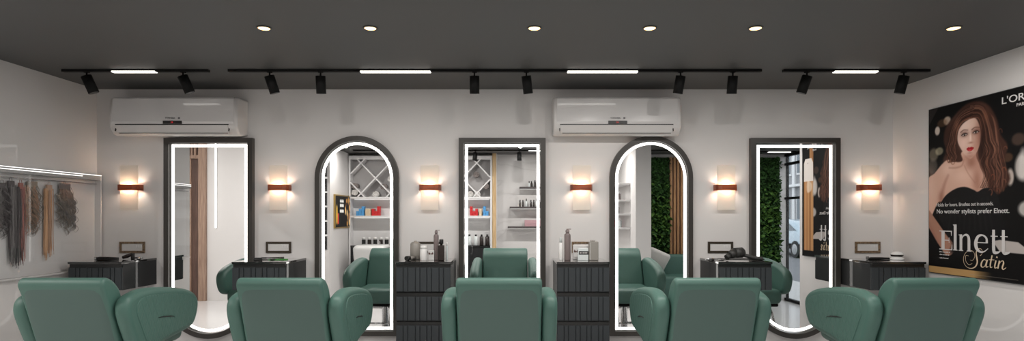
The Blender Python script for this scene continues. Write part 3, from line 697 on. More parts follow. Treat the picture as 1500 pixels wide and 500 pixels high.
sp = [(127, -.34, 'leftmost, near the left wall'), (268, -.36, 'at the right end of the left track'), (395, -.27, 'leftmost of the long middle track'), (469.5, 0, 'second on the long middle track'),
      (695, 0, 'third on the long middle track, left of the centre'), (771, -.12, 'right of the centre, left of the right air conditioner'), (997, .14, 'over the right end of the right air conditioner'), (1073.5, .02, 'last on the right of the long track'),
      (1182, .28, 'left one on the right track'), (1324, .18, 'rightmost, by the right wall')]
for px, a, l in sp: spot(px, (R(9), a, 0), 'black cylindrical track spotlight, '+l)
rt = track(-2.6, 3.1, [(.27, .85), (-1.5, -.9)], -4.55, 'rear ceiling track seen in the central mirror')
rt2 = track(3.5, 4.75, [(4.28, 4.66)], -4.75, 'rear ceiling track by the shopfront, seen in the right mirror')
spot(750+.12*850/ZT, (R(6), 0, 0), 'black spotlight on the rear track, seen in the central mirror', -4.55)
spot(750-.6*850/ZT, (R(6), .1, 0), 'black spotlight on the rear track left of the lit bar, hidden by the mirror edge', -4.55)

# ------------------------------------------------------------------ hair display on the left wall
hx = LX
t = thing('hair_display_case', 'wall case with glass front and lit top rail holding hair extensions, on the left wall', 'display case', (hx, -.7, 1.04))
ZB, ZU = 1.04, 1.83
MB().box(hx+.0005, hx+.006, -1.40, -.035, ZB, ZU+.01).build('back_panel', mat('pale_display_back', (.68, .67, .67, 1), .4), t)
MB().box(hx, hx+.06, -1.40, -.035, ZU-.045, ZU-.005, .002).build('top_rail', mat('satin_grey_rail', (.34, .34, .34, 1), .25), t)
q = MB(); q.box(hx+.055, hx+.062, -1.40, -.035, ZU-.005, ZU-.001); q.box(hx+.0605, hx+.0625, -1.40, -.25, ZU-.022, ZU-.017); q.build('led_strip', M['led_case'], t)
MB().box(hx+.056, hx+.0595, -1.40, -.035, ZB, ZU-.045).build('glass_front', M['case_glass'], t)
MB().box(hx, hx+.06, -.038, -.030, ZB, ZU+.004).build('end_edge', M['white_lam'], t)
MB().box(hx, hx+.05, -1.40, -.035, ZB-.012, ZB).build('bottom_edge', M['ac_side'], t)
MB().cyl((hx+.03, -1.40, ZU-.075), (hx+.03, -.05, ZU-.075), .004).build('hanging_rod', M['chrome'], t)
def hair(pxc, wpx, ytop, ybot, m, label, wavy, m2=None, xo=.03):
    Z = 3.55*850/(750-pxc); y = Z-5; top = EYE+(318-ytop)*Z/850; bot = EYE-(ybot-318)*Z/850
    W = 3.55*850/(750-pxc-wpx/2)-3.55*850/(750-pxc+wpx/2); W = abs(W)/2
    top = min(top, ZU-.055)
    t = thing('hair_extension', label, 'hair extension', (hx+xo, y, top), 'hanging hair extensions')
    q = MB(); q.box(hx+xo-.008, hx+xo+.008, y-W*.55, y+W*.55, top-.045, top, .004); q.tube([(hx+xo, y-.01, top-.01), (hx+xo, y-.008, top+.02), (hx+xo, y+.008, top+.02), (hx+xo, y+.01, top-.01)], .002)
    q.build('clip_band', m2 or m, t)
    for mm, cnt in ((m, 46), (m2 or m, 34)):
        q = bmesh.new()
        locks = [(random.uniform(-1, 1), random.uniform(0, 6.28), random.uniform(10, 15), random.uniform(.75, 1.0), random.uniform(.016, .026)) for _ in range(7 if wavy else 5)]
        if mm is not m: locks = [(abs(a_)*1.0-.15,)+tuple(r_) for a_, *r_ in locks]
        for k in range(cnt):
            u, ph, fr_, ln, amp = locks[k % len(locks)]
            u += random.uniform(-.28, .28); ph += random.gauss(0, .35); L = (top-bot)*ln*random.uniform(.86, 1.0)
            if random.random() < .15: ph = random.uniform(0, 6.28); u *= 1.2
            if not wavy: amp = random.uniform(.001, .004)
            w0 = random.uniform(.0028, .0048); prev = None; n = 60 if wavy else 24; dx_ = random.uniform(-.008, .008)
            for j in range(n+1):
                s = j/n; spread = (.55+.45*min(1, s*3)) if wavy else (.75-.15*s); g = min(1, s*2.2)
                th = ph+s*L*fr_*6.28
                yy = y+u*W*spread+(amp*g*math.sin(th) if wavy else amp*math.sin(ph+s*7)+u*.012*s)
                xx = hx+xo+dx_+(.012*g*math.cos(th) if wavy else 0)
                xx = max(hx+.009, min(hx+.052, xx)); zz = top-.03-s*(L-.03)+(.010*g*math.cos(th+.8) if wavy else 0); ww = w0*(1-.6*s*s)
                c = (q.verts.new((xx, yy-ww, zz)), q.verts.new((xx+.0016, yy, zz)), q.verts.new((xx, yy+ww, zz)), q.verts.new((xx-.0016, yy, zz)))
                if prev:
                    for i in range(4): q.faces.new((prev[i], prev[(i+1) % 4], c[(i+1) % 4], c[i])).smooth = True
                prev = c
        mb = MB(); mb.b.free(); mb.b = q
        o = mb.build('hair_strands', mm, t)
hair(2, 18, 268, 352, M['hair_grey'], 'dark ash wavy hair extension, leftmost in the case', True, M['hair_black'])
hair(15, 17, 265, 394, M['hair_grey'], 'long straight charcoal hair extension, second from the left', False, M['hair_black'])
hair(27, 11, 268, 397, M['hair_black'], 'long straight burgundy-tipped hair extension, beside the charcoal one', False, M['hair_red'], .042)
hair(46, 26, 266, 351, M['hair_brown'], 'curly light brown hair extension in the middle of the case', True, M['hair_ash'])
hair(71, 14, 271, 391, M['hair_blonde'], 'long straight strawberry blonde hair extension', False, M['hair_brown'])
hair(94, 28, 269, 346, M['hair_ash'], 'curly dark ash hair extension, nearest the back wall', True, M['hair_grey'])

# ------------------------------------------------------------------ poster on the right wall
PW, PH = 1.097, 1.262
class Paint:
    def __init__(s, w_, h_, nx, ny, bg):
        s.w, s.h, s.nx, s.ny = w_, h_, nx, ny
        s.S, s.T = np.meshgrid(np.linspace(0, w_, nx), np.linspace(0, h_, ny)); s.C = np.zeros((ny, nx, 3)); s.C[:] = bg
    def mix(s, a, col):
        a = np.clip(a, 0, 1)[..., None]; s.C = s.C*(1-a)+np.array(col, float)*a
    def blob(s, c, r, col, alpha=1, soft=.25, ang=0):
        dx = s.S-c[0]; dy = s.T-c[1]; ca, sa = math.cos(ang), math.sin(ang)
        d = np.sqrt(((dx*ca+dy*sa)/r[0])**2+((-dx*sa+dy*ca)/r[1])**2)
        s.mix(alpha*np.clip((1-d)/soft+.5, 0, 1), col)
    def glow(s, c, r, col, alpha=1):
        d2 = ((s.S-c[0])/r[0])**2+((s.T-c[1])/r[1])**2; s.mix(alpha*np.exp(-d2), col)
    def sdf(s, P):
        d = np.full(s.S.shape, 1e9); ins = np.zeros(s.S.shape, bool); n = len(P)
        for i in range(n):
            ax, ay = P[i]; bx, by = P[(i+1) % n]; ex, ey = bx-ax, by-ay
            t = np.clip(((s.S-ax)*ex+(s.T-ay)*ey)/(ex*ex+ey*ey+1e-12), 0, 1)
            d = np.minimum(d, np.hypot(s.S-ax-t*ex, s.T-ay-t*ey))
            if ay != by:
                cr = ((s.T >= min(ay, by)) & (s.T < max(ay, by))) & (s.S < (s.T-ay)/(by-ay)*ex+ax); ins ^= cr
        return np.where(ins, d, -d)
    def poly(s, P, col, alpha=1, soft=.006, res=4):
        if res: P = [tuple(q) for q in smooth_loop(P, res)]
        s.mix(alpha*np.clip(s.sdf(P)/soft+.5, 0, 1), col)
    def stroke(s, P, w0, col, alpha=1, soft=.004, w1=None, res=5):
        P = [tuple(q) for q in smooth_path(P, res)]; n = len(P)-1; w1 = w0 if w1 is None else w1; A = np.zeros(s.S.shape)
        for i in range(n):
            ax, ay = P[i]; bx, by = P[i+1]; ex, ey = bx-ax, by-ay
            t = np.clip(((s.S-ax)*ex+(s.T-ay)*ey)/(ex*ex+ey*ey+1e-12), 0, 1)
            d = np.hypot(s.S-ax-t*ex, s.T-ay-t*ey); ww = w0+(w1-w0)*(i+t)/n
            A = np.maximum(A, np.clip((ww-d)/soft+.5, 0, 1))
        s.mix(alpha*A, col)
    def mesh(s, name, material, parent, fn):
        c = np.clip(s.C/255, 0, 1); lin = np.where(c <= .04045, c/12.92, ((c+.055)/1.055)**2.4)
        V = [fn(a, b) for a, b in zip(s.S.ravel(), s.T.ravel())]
        F = [(j*s.nx+i, j*s.nx+i+1, (j+1)*s.nx+i+1, (j+1)*s.nx+i) for j in range(s.ny-1) for i in range(s.nx-1)]
        off = wloc(parent); me = bpy.data.meshes.new(name); me.from_pydata([tuple(Vector(v)-off) for v in V], [], F)
        ca = me.color_attributes.new('print', 'FLOAT_COLOR', 'POINT'); buf = np.ones((s.nx*s.ny, 4), np.float32); buf[:, :3] = lin.reshape(-1, 3)
        ca.data.foreach_set('color', buf.ravel()); me.materials.append(material)
        o = bpy.data.objects.new(name, me); COL.objects.link(o); o.parent = parent; return o
pa = Paint(PW, PH, 380, 430, (12, 11, 11))
pa.poly([(0, PH), (.10, PH), (0, 1.14)], (52, 48, 46), .8, .01, 0)
# out-of-focus lights
for c, r_, col, al in (((.090, 1.088), (.026, .034), (215, 200, 188), .9), ((.190, 1.150), (.036, .032), (200, 180, 162), .85), ((.14, 1.14), (.05, .03), (110, 80, 55), .5),
                       ((.05, .91), (.05, .05), (150, 140, 120), .6), ((.11, .93), (.04, .03), (190, 180, 150), .6), ((.04, .82), (.05, .06), (120, 112, 104), .5),
                       ((.74, .69), (.028, .055), (205, 190, 180), .8), ((.825, .75), (.05, .085), (190, 182, 176), .8), ((.80, .93), (.05, .04), (130, 100, 84), .4), ((.86, .48), (.06, .05), (200, 195, 190), .8),
                       ((.72, .82), (.04, .03), (120, 84, 60), .5), ((1.0, .9), (.08, .12), (40, 32, 28), .6)):
    pa.blob(c, r_, col, al, .45)
# hair behind
AU, AUD, AUL = (60, 38, 31), (26, 16, 14), (134, 94, 76)
pa.poly([(.36, 1.235), (.47, 1.240), (.57, 1.19), (.635, 1.09), (.665, .98), (.72, .90), (.70, .79), (.74, .68), (.68, .60), (.58, .56), (.50, .57), (.46, .66), (.40, .74), (.30, .80), (.20, .80), (.15, .86), (.18, .93), (.155, 1.0), (.17, 1.09), (.24, 1.16)], AU, 1, .02)
rnd = random.Random(3)
for k in range(60):
    u = rnd.random(); s0_ = .52+.16*u; c_ = rnd.choice([AUD, AUD, AUL, (84, 50, 40), (98, 60, 46)])
    P = [(.42+.08*u, 1.20-.01*u), (.53+.08*u, 1.10), (.55+.10*u, .96+rnd.uniform(-.02, .02)), (.50+.17*u+rnd.uniform(-.02, .02), .84), (.54+.15*u+rnd.uniform(-.03, .03), .72), (.50+.20*u+rnd.uniform(-.02, .02), .60)]
    pa.stroke(P, rnd.uniform(.003, .009), c_, rnd.uniform(.25, .6), .006, .002, 4)
# body
SK, SKS, SKL = (206, 166, 148), (150, 104, 88), (226, 192, 176)
pa.poly([(.33, .90), (.34, .84), (.29, .83), (.20, .855), (.14, .83), (.06, .765), (-.02, .70), (-.02, .40), (.02, .42), (.10, .54), (.17, .54), (.30, .62), (.42, .60), (.54, .60), (.56, .66), (.50, .78), (.46, .86), (.47, .92)], SK, 1, .01, 4)
pa.glow((.02, .66), (.05, .14), SKL, .5); pa.glow((.19, .79), (.06, .05), SKL, .7); pa.glow((.33, .73), (.09, .05), SKL, .55)
pa.stroke([(.135, .60), (.165, .68), (.20, .74)], .014, SKS, .55, .03, .004)
pa.stroke([(.35, .84), (.33, .80), (.27, .79), (.21, .795)], .006, SKS, .45, .012)
pa.glow((.42, .82), (.05, .05), SKS, .9); pa.glow((.47, .68), (.04, .10), SKS, .75); pa.glow((.13, .57), (.03, .05), SKS, .8)
pa.stroke([(.355, .80), (.39, .74), (.45, .67)], .004, SKS, .4, .01)
# fore-arm that crosses the lettering
pa.stroke([(-.02, .44), (.06, .35), (.14, .26), (.20, .20)], .045, (160, 118, 100), 1, .01, .06)
pa.stroke([(-.02, .40), (.04, .32), (.10, .24)], .012, SKS, .6, .02)
# dress
pa.poly([(.105, .50), (.17, .585), (.27, .635), (.36, .645), (.44, .62), (.475, .605), (.53, .628), (.60, .615), (.66, .52), (.64, .30), (.30, .28), (.16, .36), (.10, .44)], (22, 21, 22), 1, .008)
pa.poly([(.16, .40), (.66, .45), (.66, .15), (.25, .15), (.24, .24)], (17, 16, 17), .9, .04)
for k in range(9): pa.stroke([(.16+.05*k, .54+.02*math.sin(k)), (.22+.045*k, .44), (.20+.05*k, .34)], .006, (44, 42, 43), .35, .02)
# face
pa.poly([(.300, 1.06), (.34, 1.135), (.41, 1.16), (.48, 1.12), (.510, 1.04), (.504, .955), (.470, .890), (.432, .852), (.404, .845), (.370, .866), (.324, .922), (.292, .985)], (214, 180, 164), 1, .008)
pa.glow((.50, 1.0), (.055, .16), (150, 102, 86), .85); pa.glow((.35, 1.09), (.08, .06), (234, 206, 194), .7); pa.glow((.345, .965), (.035, .04), (232, 196, 184), .7)
pa.glow((.41, .858), (.06, .022), (166, 118, 102), .7); pa.glow((.455, .92), (.03, .04), (176, 128, 112), .5)
for ex, ey, sg in ((.356, 1.020, -1), (.458, 1.024, 1)):
    pa.glow((ex, ey+.006), (.034, .020), (96, 62, 54), .75)
    pa.poly([(ex-.022, ey-.001), (ex-.006, ey+.007), (ex+.010, ey+.007), (ex+.022, ey), (ex+.006, ey-.006), (ex-.010, ey-.006)], (196, 180, 172), .9, .003)
    pa.blob((ex+.001, ey+.001), (.0085, .0082), (52, 44, 38), 1, .3); pa.blob((ex+.004, ey+.004), (.0018, .0018), (235, 235, 235), .9, .5)
    pa.stroke([(ex-.026, ey), (ex-.008, ey+.0085), (ex+.012, ey+.0085), (ex+.028, ey+.002)], .0032, (26, 16, 14), .95, .004)
    pa.stroke([(ex-.020, ey-.006), (ex, ey-.009), (ex+.022, ey-.004)], .0016, (70, 42, 36), .75, .004)
    pa.stroke([(ex-.034, ey+.024), (ex-.006, ey+.036), (ex+.032, ey+.030)], .0040, (82, 50, 40), .75, .008, .0022)
pa.stroke([(.424, 1.030), (.430, .998), (.434, .975)], .004, (176, 130, 114), .5, .014); pa.glow((.410, .995), (.008, .035), (240, 214, 202), .7)
pa.glow((.414, .957), (.022, .007), (150, 100, 88), .7)
pa.poly([(.374, .917), (.394, .927), (.405, .924), (.418, .927), (.442, .917), (.426, .902), (.406, .896), (.388, .902)], (172, 38, 46), 1, .004)
pa.stroke([(.376, .916), (.392, .916), (.406, .914), (.422, .917), (.440, .917)], .0014, (80, 12, 18), .9, .003); pa.glow((.404, .905), (.012, .004), (222, 104, 106), .8)
pa.glow((.406, .885), (.022, .006), (150, 104, 92), .55)
# hair in front
pa.poly([(.40, 1.225), (.33, 1.205), (.255, 1.15), (.205, 1.07), (.175, .99), (.185, .91), (.225, .85), (.275, .835), (.290, .87), (.272, .93), (.282, 1.00), (.300, 1.06), (.345, 1.105), (.41, 1.128), (.455, 1.125), (.485, 1.08), (.502, 1.02), (.498, .95), (.478, .885), (.50, .82), (.58, .84), (.62, .97), (.60, 1.10), (.52, 1.205)], AU, 1, .010)
for k in range(120):
    u = rnd.random(); c_ = rnd.choice([AUD, AUD, (48, 29, 24), AUL, (150, 108, 88), (88, 54, 42), (108, 70, 54)]); j = lambda a: rnd.uniform(-a, a)
    if k % 2: P = [(.42+.03*u, 1.13+.09*u), (.34-.02*u, 1.115+.075*u), (.290-.055*u, 1.06+.03*u), (.276-.075*u+j(.01), .99), (.262-.085*u+j(.012), .925), (.285-.075*u+j(.01), .87), (.262-.05*u+j(.02), .835)]
    else: P = [(.41, 1.13+.09*u), (.48+.04*u, 1.12+.07*u), (.507+.08*u, 1.04), (.505+.11*u+j(.01), .95), (.535+.11*u+j(.015), .88), (.50+.13*u+j(.015), .80), (.53+.14*u+j(.02), .72), (.49+.15*u+j(.02), .63)]
    pa.stroke(P, rnd.uniform(.0014, .0042), c_, rnd.uniform(.35, .75), .004, .0012, 4)
pa.glow((.285, 1.10), (.03, .05), (176, 122, 98), .35); pa.glow((.54, 1.12), (.03, .05), (140, 88, 66), .35); pa.glow((.515, .93), (.02, .12), (26, 14, 12), .6)
for cx, cy in ((.70, .88), (.665, .80), (.60, .70), (.69, .66), (.58, .60), (.64, .60), (.215, .86), (.25, .845), (.66, 1.0), (.69, .74)):
    for q_ in range(3):
        P = [(cx+(.028+.004*q_)*math.cos(a)*(1-a/14), cy+(.036+.004*q_)*math.sin(a)*(1-a/14)) for a in [k*.7+cx*9 for k in range(6)]]; pa.stroke(P, .0026, rnd.choice([AUL, (120, 70, 50), (60, 34, 26)]), .55, .006, .001, 3)
# white swoosh, golden strip and spray can at the right, gold line below
pa.poly([(.60, .265), (.66, .275), (.80, .265), (.88, .215), (.90, .19), (.66, .195)], (172, 164, 160), 1, .006, 0)
pa.poly([(.86, .28), (.86, 1.20), (.94, 1.20), (.94, .28)], (150, 100, 62), .9, .01, 0)
for k in range(5): pa.stroke([(.868+.016*k, .9), (.868+.016*k, 1.19)], .003, rnd.choice([(206, 160, 110), (90, 54, 34)]), .8, .004)
pa.poly([(.86, .06), (.86, .86), (1.06, .86), (1.06, .06)], (176, 128, 84), 1, .006, 0)
for k in range(12): pa.stroke([(.868+.016*k, .06), (.868+.016*k, .86)], rnd.uniform(.002, .005), rnd.choice([(222, 184, 136), (110, 70, 44), (150, 100, 64)]), .7, .004)
pa.poly([(.86, .82), (.865, 1.02), (.90, 1.07), (1.03, 1.07), (1.06, 1.02), (1.06, .82)], (214, 206, 200), 1, .006, 0)
pa.blob((.975, 1.02), (.006, .006), (40, 40, 40), 1, .3)
pa.poly([(.90, .72), (.90, .80), (.99, .82), (.99, .70)], (236, 222, 206), .6, .02)
pa.poly([(.80, .70), (.82, .86), (.86, .84), (.87, .66)], (206, 200, 196), .6, .03)
pa.mix((pa.T < .049)*np.clip((.60-pa.S)/.16, 0, 1)*.9, (188, 150, 98)); pa.mix(((pa.T > .018) & (pa.T < .021) & (pa.S < .8) & (pa.S > .4))*.5, (150, 140, 130))
pt = thing('poster', 'large black hair styling poster with a red-haired woman, on the right wall', 'poster', (RX, -.463-PW/2, 1.046))
PX = RX-.022
def pf(s_, t_): return (PX, -.463-s_, 1.046+t_)
MB().box(RX-.0205, RX-.001, -.463-PW-.006, -.457, 1.040, 1.046+PH+.006, .001).build('backing_board', M['poster_frame'], pt)
pa.mesh('printed_sheet', M['print'], pt, pf)
def POS(s_, t_, lift=.0015): return Matrix.Translation((PX-lift, -.463-s_, 1.046+t_)) @ Matrix(((0, 0, -1, 0), (-1, 0, 0, 0), (0, 1, 0, 0), (0, 0, 0, 1)))
def ribbon_word(name, strokes, material, lift=.0014):
    b = bmesh.new(); th = .0008
    for k, (P, W, res) in enumerate(strokes):
        P = [Vector(q) for q in P]
        if res:
            n0 = len(P); W = [W]*n0 if not isinstance(W, (list, tuple)) else W
            WW = [W[min(int(i/res), n0-2)]*(1-(i/res-min(int(i/res), n0-2)))+W[min(int(i/res), n0-2)+1]*(i/res-min(int(i/res), n0-2)) for i in range((n0-1)*res+1)]
            P = smooth_path(P, res)
        else: WW = [W]*len(P) if not isinstance(W, (list, tuple)) else W
        L = []; xx = PX-lift-.00006*k
        for i, q in enumerate(P):
            t_ = (P[min(i+1, len(P)-1)]-P[max(i-1, 0)]).normalized(); n_ = Vector((-t_[1], t_[0]))*WW[i]/2
            L.append((b.verts.new((xx, -.463-(q+n_)[0], 1.046+(q+n_)[1])), b.verts.new((xx, -.463-(q-n_)[0], 1.046+(q-n_)[1]))))
        for a, c in zip(L, L[1:]): b.faces.new((a[0], a[1], c[1], c[0]))
    mb = MB(); mb.b.free(); mb.b = b; o = mb.build(name, material, pt); return o
# "Elnett": thick-and-thin serif letters
B0 = .182; xh = .300
E_ = [([(.150, B0), (.150, .326)], .032, 0), ([(.112, .322), (.236, .322)], .007, 0), ([(.112, B0+.003), (.240, B0+.003)], .007, 0), ([(.15, .254), (.212, .254)], .006, 0),
      ([(.234, .324), (.234, .288)], [.012, .004], 0), ([(.238, B0), (.240, .224)], [.012, .004], 0), ([(.211, .274), (.211, .236)], .005, 0)]
l_ = [([(.271, B0), (.271, .372)], .027, 0), ([(.25, B0+.003), (.293, B0+.003)], .006, 0), ([(.25, .369), (.282, .371)], .006, 0)]
n_ = [([(.326, B0), (.326, xh)], .025, 0), ([(.304, B0+.003), (.347, B0+.003)], .006, 0), ([(.304, xh-.003), (.335, xh)], .006, 0),
      ([(.334, .27), (.352, .294), (.378, .300), (.396, .284), (.400, .255)], [.006, .010, .016, .022, .025], 5), ([(.400, .262), (.400, B0)], .025, 0), ([(.380, B0+.003), (.424, B0+.003)], .006, 0)]
e_ = [([(.458, .250), (.560, .250)], .006, 0), ([(.555, .248), (.552, .282), (.520, .302), (.482, .292), (.462, .252), (.468, .210), (.500, .186), (.535, .190), (.566, .212)], [.020, .016, .010, .020, .030, .028, .014, .008, .005], 5)]
def tt_(x): return [([(x, .342), (x+.001, .21), (x+.012, .188), (x+.04, .192), (x+.05, .20)], [.022, .026, .022, .012, .005], 5), ([(x-.024, .298), (x+.034, .298)], .006, 0)]
ribbon_word('brand_word', E_+l_+n_+e_+tt_(.612)+tt_(.690), M['print_silver'])
# "Satin": flourished script S and slanted letters
S_ = [([(.498, .158), (.514, .172), (.516, .196), (.498, .208), (.474, .198), (.464, .172), (.470, .140), (.474, .110), (.458, .080), (.425, .064), (.385, .068), (.356, .094), (.350, .132), (.368, .168), (.404, .190), (.440, .182), (.452, .152), (.436, .124), (.412, .122)], [.005, .003, .003, .004, .006, .010, .013, .012, .009, .005, .003, .003, .003, .003, .003, .003, .003, .003, .002], 6),
      ([(.398, .150), (.372, .150), (.372, .112), (.400, .088), (.430, .100)], [.002, .003, .003, .003, .002], 6)]
def sl(x, dy=0): return x
a_ = [([(.548, .130), (.530, .134), (.512, .112), (.508, .090), (.520, .080), (.540, .092), (.553, .126)], [.005, .006, .011, .012, .006, .004, .004], 5), ([(.560, .135), (.550, .100), (.552, .084), (.570, .090)], [.011, .012, .008, .003], 5)]
t2 = [([(.600, .168), (.586, .110), (.587, .085), (.604, .090)], [.009, .011, .008, .003], 5), ([(.572, .136), (.618, .138)], .004, 0)]
i_ = [([(.632, .136), (.622, .100), (.624, .084), (.640, .090)], [.010, .011, .008, .003], 5), ([(.637, .153), (.641, .162)], .011, 0)]
n2 = [([(.660, .136), (.646, .082)], .011, 0), ([(.650, .100), (.670, .130), (.686, .136), (.692, .122), (.682, .092), (.690, .080), (.712, .094)], [.003, .004, .007, .011, .011, .007, .003], 5)]
ribbon_word('script_word', S_+a_+t2+i_+n2, M['print_gold'], .0022)
text_mesh('tagline', 'Holds for hours. Brushes out in seconds.', .037, M['print_silver'], pt, POS(.083, .508), sx=.86)
text_mesh('tagline', 'No wonder stylists prefer Elnett.', .047, M['print_white'], pt, POS(.083, .455), sx=1.04)
text_mesh('maker_name', "L'OR\u00c9AL", .066, M['print_white'], pt, POS(.672, 1.178), bold=.0003, sx=1.28)
text_mesh('maker_name', 'PARIS', .030, M['print_white'], pt, POS(.788, 1.142), sx=1.1)
q = MB()
for t_, n_k in ((.160, 26), (.140, 24), (.114, 22)):      # rows of tiny unreadable letters
    s_ = .112
    for k in range(n_k):
        w_ = rnd.uniform(.0018, .0036); h_ = rnd.choice([.006, .006, .009])
        if rnd.random() > .16: q.box(PX-.0022, PX-.0014, -.463-s_-w_, -.463-s_, 1.046+t_, 1.046+t_+h_)
        s_ += w_+.0016
q.build('small_print', M['print_silver'], pt)

# ------------------------------------------------------------------ behind the camera: what the mirrors show
# lattice shelving, white
SX0, SX1, SY0, SY1 = -2.82, -.345, BY, -5.06
t = thing('display_shelving', 'white shelving with crisscross lattice on top, opposite the mirrors', 'shelving', ((SX0+SX1)/2, -5.16, 0))
q = MB(); q.box(SX0, SX0+.03, SY0, SY1, 0, 2.53); q.box(SX1-.03, SX1, SY0, SY1, 0, 2.53); q.box(SX0, SX1, SY0, SY0+.01, 0, 2.53); q.box(SX0+.03, SX1-.03, SY0+.01, SY1, 2.47, 2.53); q.build('carcass', M['white_lam'], t)
MB().box(SX0+.03, SX1-.03, SY0+.0102, SY0+.016, 1.82, 2.47).build('lattice_backing', M['grey_lam'], t)
for z, h in ((1.79, .03), (1.465, .03), (.95, .03)): MB().box(SX0+.03, SX1-.03, SY0+.01, SY1, z, z+h).build('shelf', M['counter'] if z < 1 else M['white_lam'], t)
for z in (1.78, 1.455): MB().box(SX0+.05, SX1-.05, SY0+.012, SY0+.028, z, z+.0095).build('led_strip', M['led_soft'], t)
q = MB(); q.box(SX0+.032, SX1-.032, SY0+.01, SY1-.01, .05, .949); q.build('dark_base_cupboards', M['lacquer'], t)
n = 6; span = (SX1-.03-SX0-.03); z0_, z1_ = 1.82, 2.47
def clip_board(xa, xb):
    # board from (xa,z0) to (xb,z1), clipped to the carcass
    lo, hi = SX0+.03, SX1-.03; (ax, az, bx, bz) = (xa, z0_, xb, z1_)
    for lim, side in ((lo, -1), (hi, 1)):
        if side*(ax-lim) > 0: az += (bz-az)*(lim-ax)/(bx-ax); ax = lim
        if side*(bx-lim) > 0: bz += (az-bz)*(lim-bx)/(ax-bx); bx = lim
    return ax, az, bx, bz
for k in range(-1, 6):
    for s_ in (1, -1):
        xm = SX0+.15+k*.50
        xa, xb = (xm, xm+.62) if s_ > 0 else (xm+.62, xm)
        if max(xa, xb) < SX0+.08 or min(xa, xb) > SX1-.08: continue
        ax, az, bx, bz = clip_board(xa, xb)
        if abs(ax-bx) < .05: continue
        d = Vector((bx-ax, 0, bz-az)).normalized(); nn = Vector((-d[2], d[0]))*.011
        MB().prism([(ax+nn[0], az+nn[1]), (bx+nn[0], bz+nn[1]), (bx-nn[0], bz-nn[1]), (ax-nn[0], az-nn[1])], 'y', SY0+.017, SY1-.002-.001*s_).build('lattice_board', M['white_lam'], t)
t = thing('wooden_post', 'pale oak post at the end of the white shelving, seen in the central mirror', 'post', (-.305, -5.16, 0))
MB().box(-.340, -.275, BY, -5.06, 0, CZ, .003).build('post', M['oak'], t)
MB().box(-.274, -.262, BY, -5.10, 0, CZ).build('edge_strip', M['white_lam'], t)  # solid white strip along the post
# rolled towels
def towel(x, z, m, label, r=.055):
    t = thing('rolled_towel', label, 'towel', (x, -5.15, z), 'rolled towels in the lattice')
    q = MB(); q.cyl((x, -5.225, z+r), (x, -5.075, z+r), r, r, 22)
    P = [(x+(.010+.0042*a)*math.cos(a), -5.07, z+r+(.010+.0042*a)*math.sin(a)) for a in [k*.45 for k in range(24)]]; q.tube(P, .006); q.build('towel', m, t)
tw = ['upper left', 'lower left', 'bottom middle', 'middle', 'upper middle', 'top right', 'bottom right', 'upper left', 'middle', 'top', 'bottom left', 'bottom right', 'rightmost']
for i, (x_, z_) in enumerate([(-2.72, 1.96), (-2.72, 1.85), (-2.36, 1.82), (-2.22, 1.95), (-2.10, 2.08), (-1.98, 2.16), (-2.02, 1.82), (-.95, 2.05), (-.88, 1.95), (-.62, 2.16), (-.72, 1.82), (-.60, 1.82), (-.45, 1.96)]):
    towel(x_, z_, M['towel'] if i % 3 else M['towel_dk'], tw[i]+(' cream' if i % 3 else ' taupe')+' rolled towel of the lattice, in the '+('left arched mirror' if x_ < -1.5 else 'central mirror'), .05)
# cartons in steps
def steps(x0, m, cols, label):
    for k, (c, hgt) in enumerate(cols):
        cn = '' if len(cols) == 1 else ', '+(['left', 'right'] if len(cols) == 2 else ['left', 'middle', 'right'])[k]+' stack'
        for j in range(hgt): carton(x0+c*.047, x0+c*.047+.045, -5.20, -5.09, 1.495+j*.041, 1.495+j*.041+.040, m, ['bottom', 'second', 'third', 'top'][j]+' '+label+cn, label+' group')
steps(-2.70, M['blue_box'], [(0, 2), (1, 3), (2, 4)], 'blue carton in the left arched mirror')
steps(-2.54, M['beige_box'], [(0, 3), (1, 3)], 'beige carton in the left arched mirror')
steps(-2.43, M['red_box'], [(0, 3), (1, 2), (2, 4)], 'red carton in the left arched mirror')
steps(-.73, M['red_box'], [(0, 4), (1, 2), (2, 3)], 'red carton in the central mirror')
steps(-.57, M['beige_box'], [(0, 3)], 'beige carton in the central mirror')
steps(-.50, M['blue_box'], [(0, 4), (1, 2)], 'blue carton in the central mirror')
for i, x_ in enumerate([-2.58, -2.48, -2.38, -2.28, -2.18, -2.08]):
    plain_bottle(x_, -5.14, .14, .033, M['dark_b'] if i % 2 else M['black'], ['leftmost', 'second', 'third', 'fourth', 'fifth', 'rightmost'][i]+' dark jar in the row behind the wash basin', M['white_b'], .3, .9, 'product_jar', 'jar', 'jars behind the basin', .98)
for i, x_ in enumerate([-.84, -.74, -.63, -.53, -.43]):
    plain_bottle(x_, -5.14, .19, .034, M['clear'] if i < 3 else M['dark_b'], ['first pale', 'second pale', 'third pale', 'first dark', 'second dark'][i]+' bottle of the shelving counter row, in the central mirror', M['black'], .16, .5, 'product_bottle', 'bottle', 'bottles on the shelving counter', .98)
